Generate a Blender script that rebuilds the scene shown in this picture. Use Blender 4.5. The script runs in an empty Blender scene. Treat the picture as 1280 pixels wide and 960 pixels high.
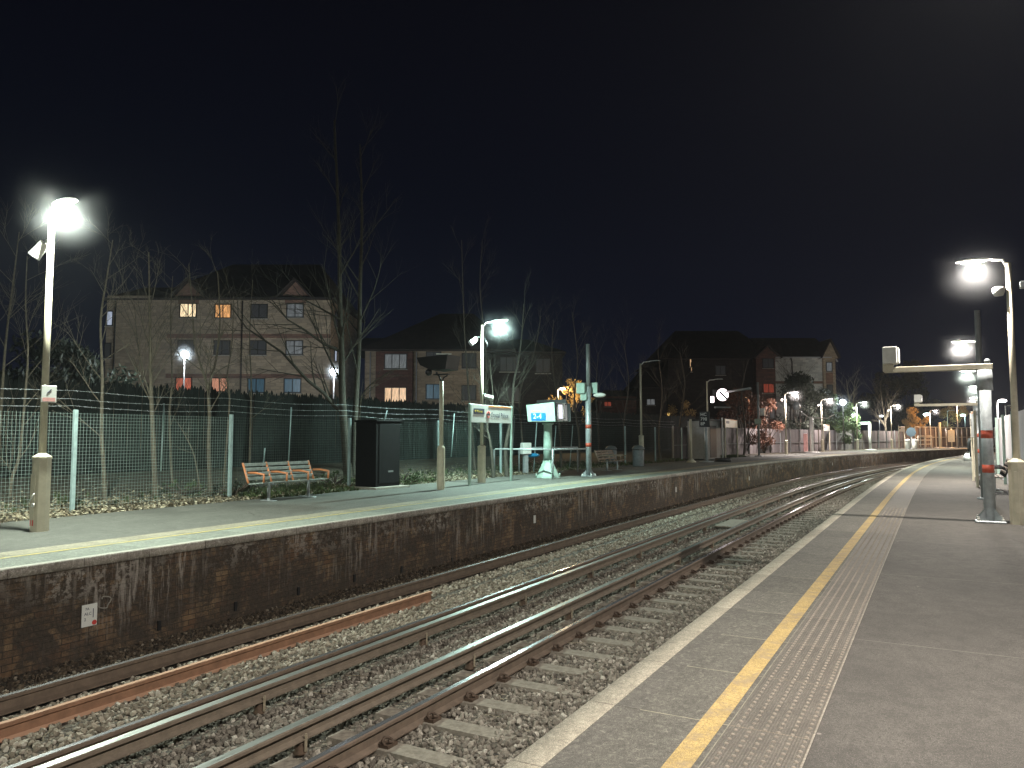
import bpy, math, random
import numpy as np
from mathutils import Vector, Matrix, Euler

random.seed(7)
rng = np.random.default_rng(11)
S = bpy.context.scene
COL = S.collection
PI = math.pi

# ------------------------------------------------------------------ camera model and track alignment
F = 967.0; HZ = 545.0; H = 1.5
TH = math.atan((HZ - 480) / F)

def ray(x, y):
    dx = (x - 640) / F; dz = -(y - 480) / F
    return dx, math.cos(TH) - dz * math.sin(TH), math.sin(TH) + dz * math.cos(TH)

def at(x, y, z=0.0):
    """ground point seen at that spot of the photograph"""
    a, b, c = ray(x, y); t = (z - H) / c
    return a * t, b * t

def atd(x, y, Y):
    """x and z of a point at distance Y"""
    a, b, c = ray(x, y); t = Y / b
    return a * t, H + c * t

def zat(y, Y):
    return atd(640, y, Y)[1]

HEAD = [(-60, 62), (0, 61.4), (16, 61.2), (30, 60.2), (42, 57.6), (60, 53.2), (75, 49.5), (95, 44.5), (120, 38), (160, 28), (220, 14)]
def heading(s):
    if s <= HEAD[0][0]: return HEAD[0][1]
    for (a, ha), (b, hb) in zip(HEAD, HEAD[1:]):
        if s <= b: return ha + (hb - ha) * (s - a) / (b - a)
    return HEAD[-1][1]
DS = 0.25
PTS = {}
def _track():
    x, y = 0., 3.7; PTS[0] = (x, y); i = 0
    while i * DS < 220:
        h = math.radians(heading((i + .5) * DS)); x += DS * math.cos(h); y += DS * math.sin(h); i += 1; PTS[i] = (x, y)
    x, y = 0., 3.7; i = 0
    while i * DS > -60:
        h = math.radians(heading((i - .5) * DS)); x -= DS * math.cos(h); y -= DS * math.sin(h); i -= 1; PTS[i] = (x, y)
_track()
def hd(s): return math.radians(heading(s))
def P(s, o, z=None):
    i = math.floor(s / DS); i = max(-239, min(878, i)); f = s / DS - i
    a = PTS[i]; b = PTS[i + 1]; h = hd(s)
    x = a[0] + (b[0] - a[0]) * f - o * math.sin(h); y = a[1] + (b[1] - a[1]) * f + o * math.cos(h)
    return (x, y) if z is None else (x, y, z)
def inv(x, y):
    k = min(PTS, key=lambda q: (PTS[q][0] - x) ** 2 + (PTS[q][1] - y) ** 2)
    s = k * DS
    for _ in range(4):
        p = P(s, 0); h = hd(s)
        s += (x - p[0]) * math.cos(h) + (y - p[1]) * math.sin(h)
    p = P(s, 0); h = hd(s)
    return s, -(x - p[0]) * math.sin(h) + (y - p[1]) * math.cos(h)

# ------------------------------------------------------------------ mesh builder
class MB:
    def __init__(self): self.v = []; self.f = []; self.smooth = []
    def add(self, vs, fs, sm=False):
        n = len(self.v); self.v += [tuple(p) for p in vs]; self.f += [tuple(n + i for i in f) for f in fs]
        self.smooth += [sm] * len(fs); return self
    def box(self, c, d, rz=0, ry=0, rx=0):
        m = Euler((rx, ry, rz)).to_matrix(); c = Vector(c)
        vs = [c + m @ Vector((sx * d[0] / 2, sy * d[1] / 2, sz * d[2] / 2)) for sx in (-1, 1) for sy in (-1, 1) for sz in (-1, 1)]
        return self.add(vs, [(0, 1, 3, 2), (4, 6, 7, 5), (0, 4, 5, 1), (2, 3, 7, 6), (0, 2, 6, 4), (1, 5, 7, 3)])
    def bbox(self, c, d, b=0.01):
        """box with chamfered vertical and horizontal edges"""
        x, y, z = d[0] / 2, d[1] / 2, d[2] / 2
        def ring(ix, zz): return [(c[0] + sx * (x - ix if k else x - ix - b), c[1] + sy * (y - ix - b if k else y - ix), c[2] + zz)
                                  for sx, sy, k in ((1, 1, 1), (1, 1, 0), (-1, 1, 0), (-1, 1, 1), (-1, -1, 1), (-1, -1, 0), (1, -1, 0), (1, -1, 1))]
        rs = [ring(b, -z), ring(0, -z + b), ring(0, z - b), ring(b, z)]
        vs = sum(rs, []); fs = [tuple(range(7, -1, -1)), tuple(range(24, 32))]
        for r in range(3):
            for i in range(8): fs.append((r * 8 + i, r * 8 + (i + 1) % 8, r * 8 + 8 + (i + 1) % 8, r * 8 + 8 + i))
        return self.add(vs, fs)
    def tube(self, pts, r, n=10, cap=True, sm=True):
        pts = [Vector(p) for p in pts]; k = len(pts)
        rr = r if isinstance(r, (list, tuple)) else [r] * k
        vs = []; prev = None
        for i, p in enumerate(pts):
            d = (pts[min(i + 1, k - 1)] - pts[max(i - 1, 0)]).normalized()
            if prev is None:
                u = d.orthogonal().normalized()
            else:
                u = (prev - d * prev.dot(d))
                u = u.normalized() if u.length > 1e-5 else d.orthogonal().normalized()
            prev = u; w = d.cross(u)
            vs += [p + (u * math.cos(2 * PI * j / n) + w * math.sin(2 * PI * j / n)) * rr[i] for j in range(n)]
        fs = [(i * n + j, i * n + (j + 1) % n, (i + 1) * n + (j + 1) % n, (i + 1) * n + j) for i in range(k - 1) for j in range(n)]
        self.add(vs, fs, sm)
        if cap:
            a = len(self.v) - len(vs)
            self.f += [tuple(a + j for j in range(n - 1, -1, -1)), tuple(a + (k - 1) * n + j for j in range(n))]; self.smooth += [False, False]
        return self
    def lathe(self, prof, c=(0, 0, 0), n=16, sx=1, sy=1, sm=True):
        vs = []; k = len(prof)
        for r, z in prof: vs += [(c[0] + r * sx * math.cos(2 * PI * j / n), c[1] + r * sy * math.sin(2 * PI * j / n), c[2] + z) for j in range(n)]
        fs = [(i * n + j, i * n + (j + 1) % n, (i + 1) * n + (j + 1) % n, (i + 1) * n + j) for i in range(k - 1) for j in range(n)]
        self.add(vs, fs, sm)
        a = len(self.v) - len(vs)
        if prof[0][0] > 1e-4: self.f.append(tuple(a + j for j in range(n - 1, -1, -1))); self.smooth.append(False)
        if prof[-1][0] > 1e-4: self.f.append(tuple(a + (k - 1) * n + j for j in range(n))); self.smooth.append(False)
        return self
    def prism(self, poly, axis, a, b):
        """poly: 2D outline; extruded along axis 0/1/2 from a to b"""
        n = len(poly)
        def pt(p, t):
            q = list(p); q.insert(axis, t); return tuple(q)
        vs = [pt(p, a) for p in poly] + [pt(p, b) for p in poly]
        fs = [tuple(range(n - 1, -1, -1)), tuple(range(n, 2 * n))] + [(i, (i + 1) % n, n + (i + 1) % n, n + i) for i in range(n)]
        return self.add(vs, fs)
    def ball(self, c, r, n=12, m=8, s=(1, 1, 1)):
        prof = [(max(1e-5, r * math.sin(PI * i / m)), -r * math.cos(PI * i / m) * s[2]) for i in range(m + 1)]
        return self.lathe(prof, c, n, s[0], s[1])
    def build(self, name, m, parent=None, fix=True):
        me = bpy.data.meshes.new(name); me.from_pydata(self.v, [], self.f)
        me.polygons.foreach_set('use_smooth', self.smooth)
        if fix:
            import bmesh
            bm = bmesh.new(); bm.from_mesh(me); bmesh.ops.recalc_face_normals(bm, faces=bm.faces); bm.to_mesh(me); bm.free()
        me.materials.append(m); me.update()
        return link(name, me, parent)

def link(name, data, parent=None):
    o = bpy.data.objects.new(name, data); COL.objects.link(o)
    if parent is not None: o.parent = parent
    return o
def tag(o, label=None, cat=None, group=None, kind=None):
    if label: o['label'] = label
    if cat: o['category'] = cat
    if group: o['group'] = group
    if kind: o['kind'] = kind
    return o
def empty(name, loc, rz=0, label=None, cat=None, group=None):
    o = bpy.data.objects.new(name, None); COL.objects.link(o); o.empty_display_size = .2
    o.location = loc if len(loc) == 3 else (loc[0], loc[1], 0); o.rotation_euler = (0, 0, rz)
    return tag(o, label, cat, group)
def copy_tree(o, parent=None):
    c = o.copy(); COL.objects.link(c); c.parent = parent
    for ch in list(o.children): copy_tree(ch, c)
    return c

def sweep(name, prof, s0, s1, m, ds=1.0, closed=False, kind='structure', parent=None, caps=False, jitter=0, smooth=True):
    """profile of (offset, z) drawn along the track; UV in metres"""
    n = max(1, int(round((s1 - s0) / ds))); k = len(prof)
    L = [0]
    for a, b in zip(prof, prof[1:]): L.append(L[-1] + math.hypot(b[0] - a[0], b[1] - a[1]))
    vs = []; ss = []
    for i in range(n + 1):
        s = s0 + (s1 - s0) * i / n; ss.append(s)
        for (o, z) in prof:
            vs.append(P(s, o, z + (random.uniform(-jitter, jitter) if jitter else 0)))
    kk = k if closed else k - 1
    fs = []; uv = []
    Lc = L + [L[-1] + math.hypot(prof[0][0] - prof[-1][0], prof[0][1] - prof[-1][1])]
    for i in range(n):
        for j in range(kk):
            j2 = (j + 1) % k
            fs.append((i * k + j, (i + 1) * k + j, (i + 1) * k + j2, i * k + j2))
            uv += [(ss[i], Lc[j]), (ss[i + 1], Lc[j]), (ss[i + 1], Lc[j + 1]), (ss[i], Lc[j + 1])]
    if caps and closed:
        fs.append(tuple(range(k))); uv += [(s0, 0)] * k
        fs.append(tuple(n * k + j for j in range(k - 1, -1, -1))); uv += [(s1, 0)] * k
    me = bpy.data.meshes.new(name); me.from_pydata(vs, [], fs)
    l = me.uv_layers.new(name='UVMap'); l.data.foreach_set('uv', [c for p in uv for c in p])
    me.polygons.foreach_set('use_smooth', [smooth and not closed] * len(fs))
    me.materials.append(m); me.update()
    o = link(name, me, parent)
    if kind: o['kind'] = kind
    return o

def text_mesh(txt, size, name, m, parent, loc, rot, align='LEFT', sx=1.0, ext=0.0008):
    cu = bpy.data.curves.new('t', 'FONT'); cu.body = txt; cu.size = size; cu.align_x = align; cu.align_y = 'CENTER'; cu.extrude = ext; cu.resolution_u = 3
    t = bpy.data.objects.new('t', cu); COL.objects.link(t)
    dg = bpy.context.evaluated_depsgraph_get(); me = bpy.data.meshes.new_from_object(t.evaluated_get(dg))
    bpy.data.objects.remove(t); me.materials.clear(); me.materials.append(m); me.name = name
    o = link(name, me, parent); o.location = loc; o.rotation_euler = rot; o.scale = (sx, 1, 1)
    return o

# ------------------------------------------------------------------ materials
def newmat(name):
    m = bpy.data.materials.new(name); m.use_nodes = True; nt = m.node_tree; nt.nodes.clear()
    out = nt.nodes.new('ShaderNodeOutputMaterial'); b = nt.nodes.new('ShaderNodeBsdfPrincipled'); nt.links.new(b.outputs[0], out.inputs[0])
    return m, nt, b, out
class NT:
    """small node-tree writer"""
    def __init__(self, nt): self.nt = nt
    def n(self, t, **kw):
        x = self.nt.nodes.new('ShaderNode' + t)
        for k, v in kw.items(): setattr(x, k, v)
        return x
    def l(self, a, b): self.nt.links.new(a, b)
    def coord(self, uv=False, scale=(1, 1, 1)):
        t = self.n('TexCoord'); mp = self.n('Mapping'); mp.inputs['Scale'].default_value = scale
        self.l(t.outputs['UV' if uv else 'Object'], mp.inputs[0]); return mp.outputs[0]
    def noise(self, co, scale, detail=4, rough=.55, dist=0):
        x = self.n('TexNoise'); self.l(co, x.inputs['Vector']); x.inputs['Scale'].default_value = scale
        x.inputs['Detail'].default_value = detail; x.inputs['Roughness'].default_value = rough; x.inputs['Distortion'].default_value = dist
        return x.outputs['Fac']
    def ramp(self, f, stops, interp='LINEAR'):
        x = self.n('ValToRGB'); self.l(f, x.inputs[0]); x.color_ramp.interpolation = interp
        e = x.color_ramp.elements
        while len(e) < len(stops): e.new(.5)
        for q, (p, c) in zip(e, stops):
            q.position = p; q.color = (c, c, c, 1) if isinstance(c, (int, float)) else (*c, 1)
        return x.outputs[0]
    def mix(self, f, a, b, mode='MIX'):
        x = self.n('Mix', data_type='RGBA', blend_type=mode)
        for ix, v in ((0, f), (6, a), (7, b)):
            sock = x.inputs[ix]
            if isinstance(v, (int, float)): sock.default_value = v if ix == 0 else (v, v, v, 1)
            elif isinstance(v, tuple): sock.default_value = (*v[:3], 1)
            else: self.l(v, sock)
        return x.outputs[2]
    def math(self, op, a, b=0.0, c=None):
        x = self.n('Math', operation=op)
        for i, v in enumerate((a, b) if c is None else (a, b, c)):
            if isinstance(v, (int, float)): x.inputs[i].default_value = v
            else: self.l(v, x.inputs[i])
        return x.outputs[0]
    def bump(self, h, bsdf, dist=.01, strength=1.0):
        x = self.n('Bump'); x.inputs['Distance'].default_value = dist; x.inputs['Strength'].default_value = strength
        self.l(h, x.inputs['Height']); self.l(x.outputs[0], bsdf.inputs['Normal'])
    def sep(self, co):
        x = self.n('SeparateXYZ'); self.l(co, x.inputs[0]); return x.outputs
def basic(name, c, rough=.6, metal=0, var=.25, scale=12, dirt=None, bump=.002, grime=0.0):
    m, nt, b, _ = newmat(name); w = NT(nt); co = w.coord()
    f = w.noise(co, scale, 5, .6)
    col = w.mix(w.ramp(f, [(.3, 0.), (.7, 1.)]), tuple(x * (1 - var) for x in c), tuple(min(1, x * (1 + var)) for x in c))
    if grime:
        g = w.ramp(w.noise(co, scale * .35, 6, .7), [(.5, 0.), (.72, grime)])
        col = w.mix(g, col, dirt or (.03, .025, .02))
    w.l(col, b.inputs['Base Color']); b.inputs['Roughness'].default_value = rough; b.inputs['Metallic'].default_value = metal
    if bump: w.bump(f, b, bump)
    return m
def emit(name, c, strength, var=None):
    m, nt, b, out = newmat(name); w = NT(nt)
    b.inputs['Base Color'].default_value = (.05, .05, .05, 1); b.inputs['Roughness'].default_value = .3; b.inputs['Emission Color'].default_value = (*c, 1); b.inputs['Emission Strength'].default_value = strength
    if var:
        co = w.coord(scale=(var, var, .6)); f = w.ramp(w.noise(co, 3.0, 4, .6), [(.3, .25), (.62, 1.)])
        w.l(w.mix(1.0, tuple(c), f, 'MULTIPLY'), b.inputs['Emission Color'])
    return m
M = {}
M['cream'] = basic('cream_paint', (.50, .46, .35), .5, 0, .12, 6, grime=.35, dirt=(.16, .12, .08))
M['white_metal'] = basic('white_metal', (.62, .62, .58), .45, 0, .1, 8, grime=.3, dirt=(.2, .18, .14))
M['mint'] = basic('pale_green_paint', (.28, .38, .33), .5, 0, .12, 6, grime=.35, dirt=(.12, .12, .09))
M['grey_metal'] = basic('galvanised_steel', (.34, .37, .38), .42, .25, .18, 9, grime=.3, dirt=(.1, .09, .08))
M['pole_grey'] = basic('grey_pole_paint', (.20, .21, .21), .5, .1, .15, 7)
M['fence_post'] = basic('pale_steel_post', (.27, .36, .36), .5, 0, .15, 9, grime=.4)
M['wire_dim'] = basic('fence_wire_dim', (.075, .11, .10), .6, 0, .2, 3, bump=0)  # same fence wire, darkened in colour to paint the dim further stretch
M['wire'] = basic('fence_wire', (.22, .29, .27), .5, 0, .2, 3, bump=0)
M['red_band'] = basic('red_band', (.42, .07, .035), .5, 0, .1, 8, grime=.2)
M['black'] = basic('black_paint', (.012, .012, .014), .45, 0, .3, 5)
M['cabinet'] = basic('black_cabinet_paint', (.004, .004, .005), .7, 0, .3, 3)
M['cabinet'].node_tree.nodes['Principled BSDF'].inputs['Specular IOR Level'].default_value = .2
M['dark_glass'] = basic('dark_glass', (.01, .011, .013), .12, 0, .1, 3, bump=0)
M['orange'] = basic('orange_paint', (.50, .19, .08), .5, 0, .15, 15, grime=.25)
M['slat'] = basic('bench_slat', (.27, .31, .29), .5, 0, .2, 12, grime=.25)
M['brown_slat'] = basic('brown_bench_slat', (.22, .16, .12), .55, 0, .2, 12)
M['bark_big'] = basic('grey_bark', (.06, .055, .043), .85, 0, .35, 9, grime=.5, bump=.01)
M['bark'] = basic('pale_bark', (.115, .10, .074), .85, 0, .35, 14, grime=.4, bump=.01)
M['bark_far'] = basic('brown_bark', (.07, .055, .042), .9, 0, .3, 10, bump=.01)
M['concrete'] = basic('concrete', (.30, .28, .24), .85, 0, .2, 10, grime=.4)
M['sign_white'] = basic('sign_white', (.72, .74, .70), .4, 0, .05, 5, grime=.15, dirt=(.35, .33, .3), bump=0)
M['sign_blue'] = basic('sign_blue', (.01, .16, .55), .4, 0, .05, 5, bump=0)
M['ink'] = basic('sign_ink', (.03, .04, .09), .5, 0, .1, 5, bump=0)
M['yellow_ink'] = basic('yellow_ink', (.75, .58, .05), .5, 0, .1, 5, bump=0)
M['red_ink'] = basic('red_ink', (.6, .06, .05), .5, 0, .1, 5, bump=0)
M['orange_ink'] = basic('orange_sign_band', (.75, .28, .06), .5, 0, .1, 5, bump=0)
M['pink_ink'] = basic('faded_red_print', (.72, .38, .36), .5, 0, .1, 30, bump=0)
M['gutter'] = basic('white_gutter', (.35, .35, .36), .5, 0, .1, 4, bump=0)
M['frame_dark'] = basic('dark_window_frame', (.015, .012, .011), .5, 0, .1, 4, bump=0)
M['bag'] = basic('white_carrier_bag', (.75, .76, .76), .5, 0, .08, 9, bump=.01)
M['coat'] = basic('black_coat', (.012, .012, .014), .8, 0, .3, 9, bump=.01)
M['trousers'] = basic('dark_trousers', (.02, .02, .024), .8, 0, .3, 9)
M['skin'] = basic('skin', (.38, .23, .17), .5, 0, .08, 9, bump=0)
M['hair'] = basic('dark_hair', (.02, .014, .01), .6, 0, .3, 30)
M['blue_plastic'] = basic('blue_plastic', (.02, .25, .5), .4, 0, .1, 9)
M['steel_bin'] = basic('bin_paint', (.17, .19, .20), .5, 0, .15, 9, grime=.2)
M['roof'] = basic('roof_tiles', (.035, .026, .022), .85, 0, .3, 1.2, bump=.03)

# lit windows and lamps
M['lit_white'] = emit('lit_curtain_cream', (1, .78, .48), 1.6, 5)
M['lit_orange'] = emit('lit_curtain_orange', (1, .48, .17), .95, 5)
M['lit_red'] = emit('lit_curtain_red', (1, .24, .13), .55, 5)
M['lit_pink'] = emit('lit_curtain_pink', (1, .45, .28), .62, 5)
M['lit_grey'] = emit('dim_curtain', (.55, .60, .62), .22, 5)
M['lit_warm'] = emit('warm_room', (1, .62, .33), 1.0, 7)
M['lit_blue'] = emit('blue_curtain', (.05, .17, .26), .35, 8)
M['lit_cool'] = emit('cool_room', (.7, .8, 1.0), .6, 4)
M['dim_room'] = emit('dim_room', (.3, .3, .32), .03, 6)
M['lit_yellow'] = emit('yellow_room', (1, .62, .15), 1.1, 7)
M['lit_redroom'] = emit('red_room', (1, .14, .06), .22, 6)
M['glow_warm'] = emit('lamp_lens_warm', (1, .93, .82), 28)
M['glow_green'] = emit('lamp_lens_greenish', (.86, 1, .90), 28)
M['glow_cyan'] = emit('lamp_lens_cool', (.72, 1, .93), 28)
M['glow_pink'] = emit('lamp_lens_pinkish', (1, .88, .86), 28)
M['glow_blue'] = emit('lamp_globe_bluish', (.82, .92, 1), 16)
M['glow_sodium'] = emit('lamp_lens_sodium', (1, .55, .2), 14)
M['disc_white'] = emit('signal_disc', (1, .86, .88), 5.5)
M['screen_white'] = emit('lit_screen', (.85, .88, 1), 1.1)

def dirt_mat(name, base_a, base_b, extra=None, rough=.9):
    m, nt, b, _ = newmat(name); w = NT(nt); co = w.coord(True)
    f1 = w.noise(co, 1.1, 6, .65); f2 = w.noise(co, 45, 4, .7); f3 = w.noise(co, 160, 2, .6)
    col = w.mix(w.ramp(f1, [(.32, 0.), (.68, 1.)]), base_a, base_b)
    col = w.mix(w.ramp(f2, [(.38, .0), (.62, .7)]), col, tuple(x * .45 for x in base_a))
    col = w.mix(w.ramp(f3, [(.54, 0.), (.68, .75)]), col, tuple(min(1, x * 2.0) for x in base_b))
    f4 = w.noise(co, 6, 6, .75); col = w.mix(w.ramp(f4, [(.40, .42), (.56, 0.)]), col, tuple(x * .5 for x in base_a))
    return m, w, b, co, col, f2, f3

def asphalt(name, a, bcol, seams=True, spots=True):
    m, w, b, co, col, f2, f3 = dirt_mat(name, a, bcol)
    cv = w.n('TexVoronoi', feature='DISTANCE_TO_EDGE'); cm_ = w.n('Mix', data_type='VECTOR'); nz_ = w.n('TexNoise'); nz_.inputs['Scale'].default_value = 1.5; nz_.inputs['Detail'].default_value = 6; w.l(co, nz_.inputs['Vector'])
    cm_.inputs[0].default_value = .35; w.l(co, cm_.inputs[4]); w.l(nz_.outputs['Color'], cm_.inputs[5]); w.l(cm_.outputs[1], cv.inputs['Vector']); cv.inputs['Scale'].default_value = .8
    ck = w.math('MULTIPLY', w.ramp(cv.outputs['Distance'], [(.0, .7), (.007, 0.)]), w.ramp(w.noise(co, .7, 3), [(.48, 0.), (.56, 1.)]))
    col = w.mix(ck, col, (.02, .017, .014))
    pb = w.n('TexBrick', offset=0.0); w.l(co, pb.inputs['Vector']); pb.inputs['Scale'].default_value = 1; pb.inputs['Brick Width'].default_value = 3.1; pb.inputs['Row Height'].default_value = 1.27
    pb.inputs['Mortar Size'].default_value = 0.0; pb.inputs['Color1'].default_value = (.88, .88, .88, 1); pb.inputs['Color2'].default_value = (1.1, 1.09, 1.07, 1)
    col = w.mix(.8, col, pb.outputs['Color'], 'MULTIPLY')
    if spots:
        v = w.n('TexVoronoi', feature='F1'); w.l(co, v.inputs['Vector']); v.inputs['Scale'].default_value = 2.6
        sp = w.ramp(v.outputs['Distance'], [(.03, 1.), (.045, 0.)])
        keep = w.ramp(w.noise(co, 2.3, 2), [(.44, 0.), (.47, .8)])
        col = w.mix(w.math('MULTIPLY', sp, keep), col, tuple(min(1, x * 2.4) for x in bcol))
        big = w.ramp(w.noise(co, .45, 4, .6, 1.0), [(.36, .42), (.52, 0.)])
        col = w.mix(big, col, tuple(x * .6 for x in a))
    if seams:
        br = w.n('TexBrick', offset=0.0); w.l(co, br.inputs['Vector']); br.inputs['Scale'].default_value = 1
        br.inputs['Brick Width'].default_value = 3.1; br.inputs['Row Height'].default_value = 9; br.inputs['Mortar Size'].default_value = .006
        br.inputs['Mortar Smooth'].default_value = .5
        br.inputs['Color1'].default_value = br.inputs['Color2'].default_value = (0, 0, 0, 1); br.inputs['Mortar'].default_value = (1, 1, 1, 1)
        col = w.mix(w.math('MULTIPLY', br.outputs['Fac'], .55), col, tuple(x * 2.0 for x in bcol))
    w.l(col, b.inputs['Base Color']); b.inputs['Roughness'].default_value = .88
    w.bump(w.math('ADD', f3, f2), b, .003, .8)
    return m
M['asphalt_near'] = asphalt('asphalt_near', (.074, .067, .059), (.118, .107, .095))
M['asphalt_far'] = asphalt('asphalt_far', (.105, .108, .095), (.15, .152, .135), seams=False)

def slab_mat(name, a, bcol, length, across, joint_c, off=0.0, v0=0.0, joint=.012, stain=0.0, scuff=.38):
    m, w, b, co, col, f2, f3 = dirt_mat(name, a, bcol)
    mp = w.n('Mapping'); mp.inputs['Location'].default_value = (off, v0, 0); w.l(co, mp.inputs[0])
    br = w.n('TexBrick', offset=0.0); w.l(mp.outputs[0], br.inputs['Vector']); br.inputs['Scale'].default_value = 1
    br.inputs['Brick Width'].default_value = length; br.inputs['Row Height'].default_value = across; br.inputs['Mortar Size'].default_value = joint / 2
    br.inputs['Mortar Smooth'].default_value = .3
    br.inputs['Color1'].default_value = (.8, .8, .8, 1); br.inputs['Color2'].default_value = (1.12, 1.12, 1.12, 1); br.inputs['Mortar'].default_value = (1, 1, 1, 1)
    col = w.mix(1.0, col, br.outputs['Color'], 'MULTIPLY')
    wob = w.ramp(w.noise(co, 9, 4), [(.3, .2), (.6, 1.)])
    jf = w.math('MULTIPLY', br.outputs['Fac'], wob)
    col = w.mix(jf, col, joint_c)
    # pale scuffs and lichen
    sc = w.ramp(w.noise(co, 24, 6, .8, .6), [(.52, 0.), (.66, scuff)])
    col = w.mix(sc, col, tuple(min(1, x * 2.1) for x in bcol))
    if stain:
        col = w.mix(w.ramp(w.noise(co, 3.5, 8, .8, .5), [(.46, 0.), (.60, stain)]), col, (.06, .045, .034))
        col = w.mix(w.ramp(w.noise(w.coord(True, (1, .2, 1)), 22, 4, .7), [(.55, 0.), (.68, stain)]), col, (.05, .04, .03))
    w.l(col, b.inputs['Base Color']); b.inputs['Roughness'].default_value = .85
    w.bump(w.math('SUBTRACT', w.math('MULTIPLY', f2, .4), br.outputs['Fac']), b, .004, .8)
    return m
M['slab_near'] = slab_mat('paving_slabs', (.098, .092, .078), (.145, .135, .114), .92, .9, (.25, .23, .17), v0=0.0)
M['slab_edge'] = slab_mat('paving_edge_slabs', (.10, .093, .08), (.14, .13, .112), .92, 5, (.05, .045, .035), v0=1)
M['coping'] = slab_mat('coping_paint', (.36, .32, .25), (.50, .45, .36), .92, 5, (.10, .08, .06), v0=1, joint=.01, stain=.2, scuff=.1)
M['coping_far'] = slab_mat('coping_far_concrete', (.36, .33, .28), (.58, .52, .45), .9, 5, (.05, .04, .03), v0=1, stain=.32)
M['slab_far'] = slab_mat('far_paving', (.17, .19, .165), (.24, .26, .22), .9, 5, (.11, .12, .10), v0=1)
M['cream_far'] = slab_mat('far_warning_strip', (.22, .205, .15), (.30, .28, .21), .4, 5, (.2, .19, .15), v0=1)

def paint_line(name, c, under):
    m, w, b, co, col, f2, f3 = dirt_mat(name, tuple(x * .78 for x in c), c)
    wear = w.ramp(w.noise(co, 5, 7, .8), [(.49, 0.), (.58, .7)])
    wear = w.math('MAXIMUM', wear, w.ramp(w.noise(co, 1.3, 5, .6), [(.53, 0.), (.72, .4)]))
    col = w.mix(wear, col, under)
    w.l(col, b.inputs['Base Color']); b.inputs['Roughness'].default_value = .8; w.bump(f2, b, .002)
    return m
M['yellow'] = paint_line('yellow_paint', (.47, .335, .13), (.22, .17, .11))
M['edge_line'] = paint_line('worn_edge_line', (.34, .31, .26), (.16, .14, .12))
M['yellow_far'] = paint_line('yellow_paint_far', (.52, .42, .15), (.28, .27, .18))
M['white_line'] = paint_line('white_paint_far', (.52, .50, .44), (.3, .29, .25))

def tactile():
    m, w, b, co, col, f2, f3 = dirt_mat('tactile_paving', (.125, .110, .093), (.165, .147, .125))
    xyz = w.sep(co)
    rid = w.math('SINE', w.math('MULTIPLY', xyz[1], 2 * PI / .0145))
    col = w.mix(w.ramp(rid, [(.0, .35), (.6, 0.)]), col, (.07, .055, .04))
    br = w.n('TexBrick', offset=0.0); w.l(co, br.inputs['Vector']); br.inputs['Scale'].default_value = 1
    br.inputs['Brick Width'].default_value = .92; br.inputs['Row Height'].default_value = 9; br.inputs['Mortar Size'].default_value = .005
    br.inputs['Color1'].default_value = (.86, .86, .86, 1); br.inputs['Color2'].default_value = (1.1, 1.1, 1.1, 1)
    br.inputs['Mortar'].default_value = (1.5, 1.45, 1.3, 1)
    col = w.mix(1.0, col, br.outputs['Color'], 'MULTIPLY')
    w.l(col, b.inputs['Base Color']); b.inputs['Roughness'].default_value = .7
    w.bump(w.math('ADD', rid, w.math('MULTIPLY', f2, .6)), b, .002, .9)
    return m
M['tactile'] = tactile()
M['blister'] = basic('blister_worn', (.215, .185, .15), .7, 0, .2, 30)

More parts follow.
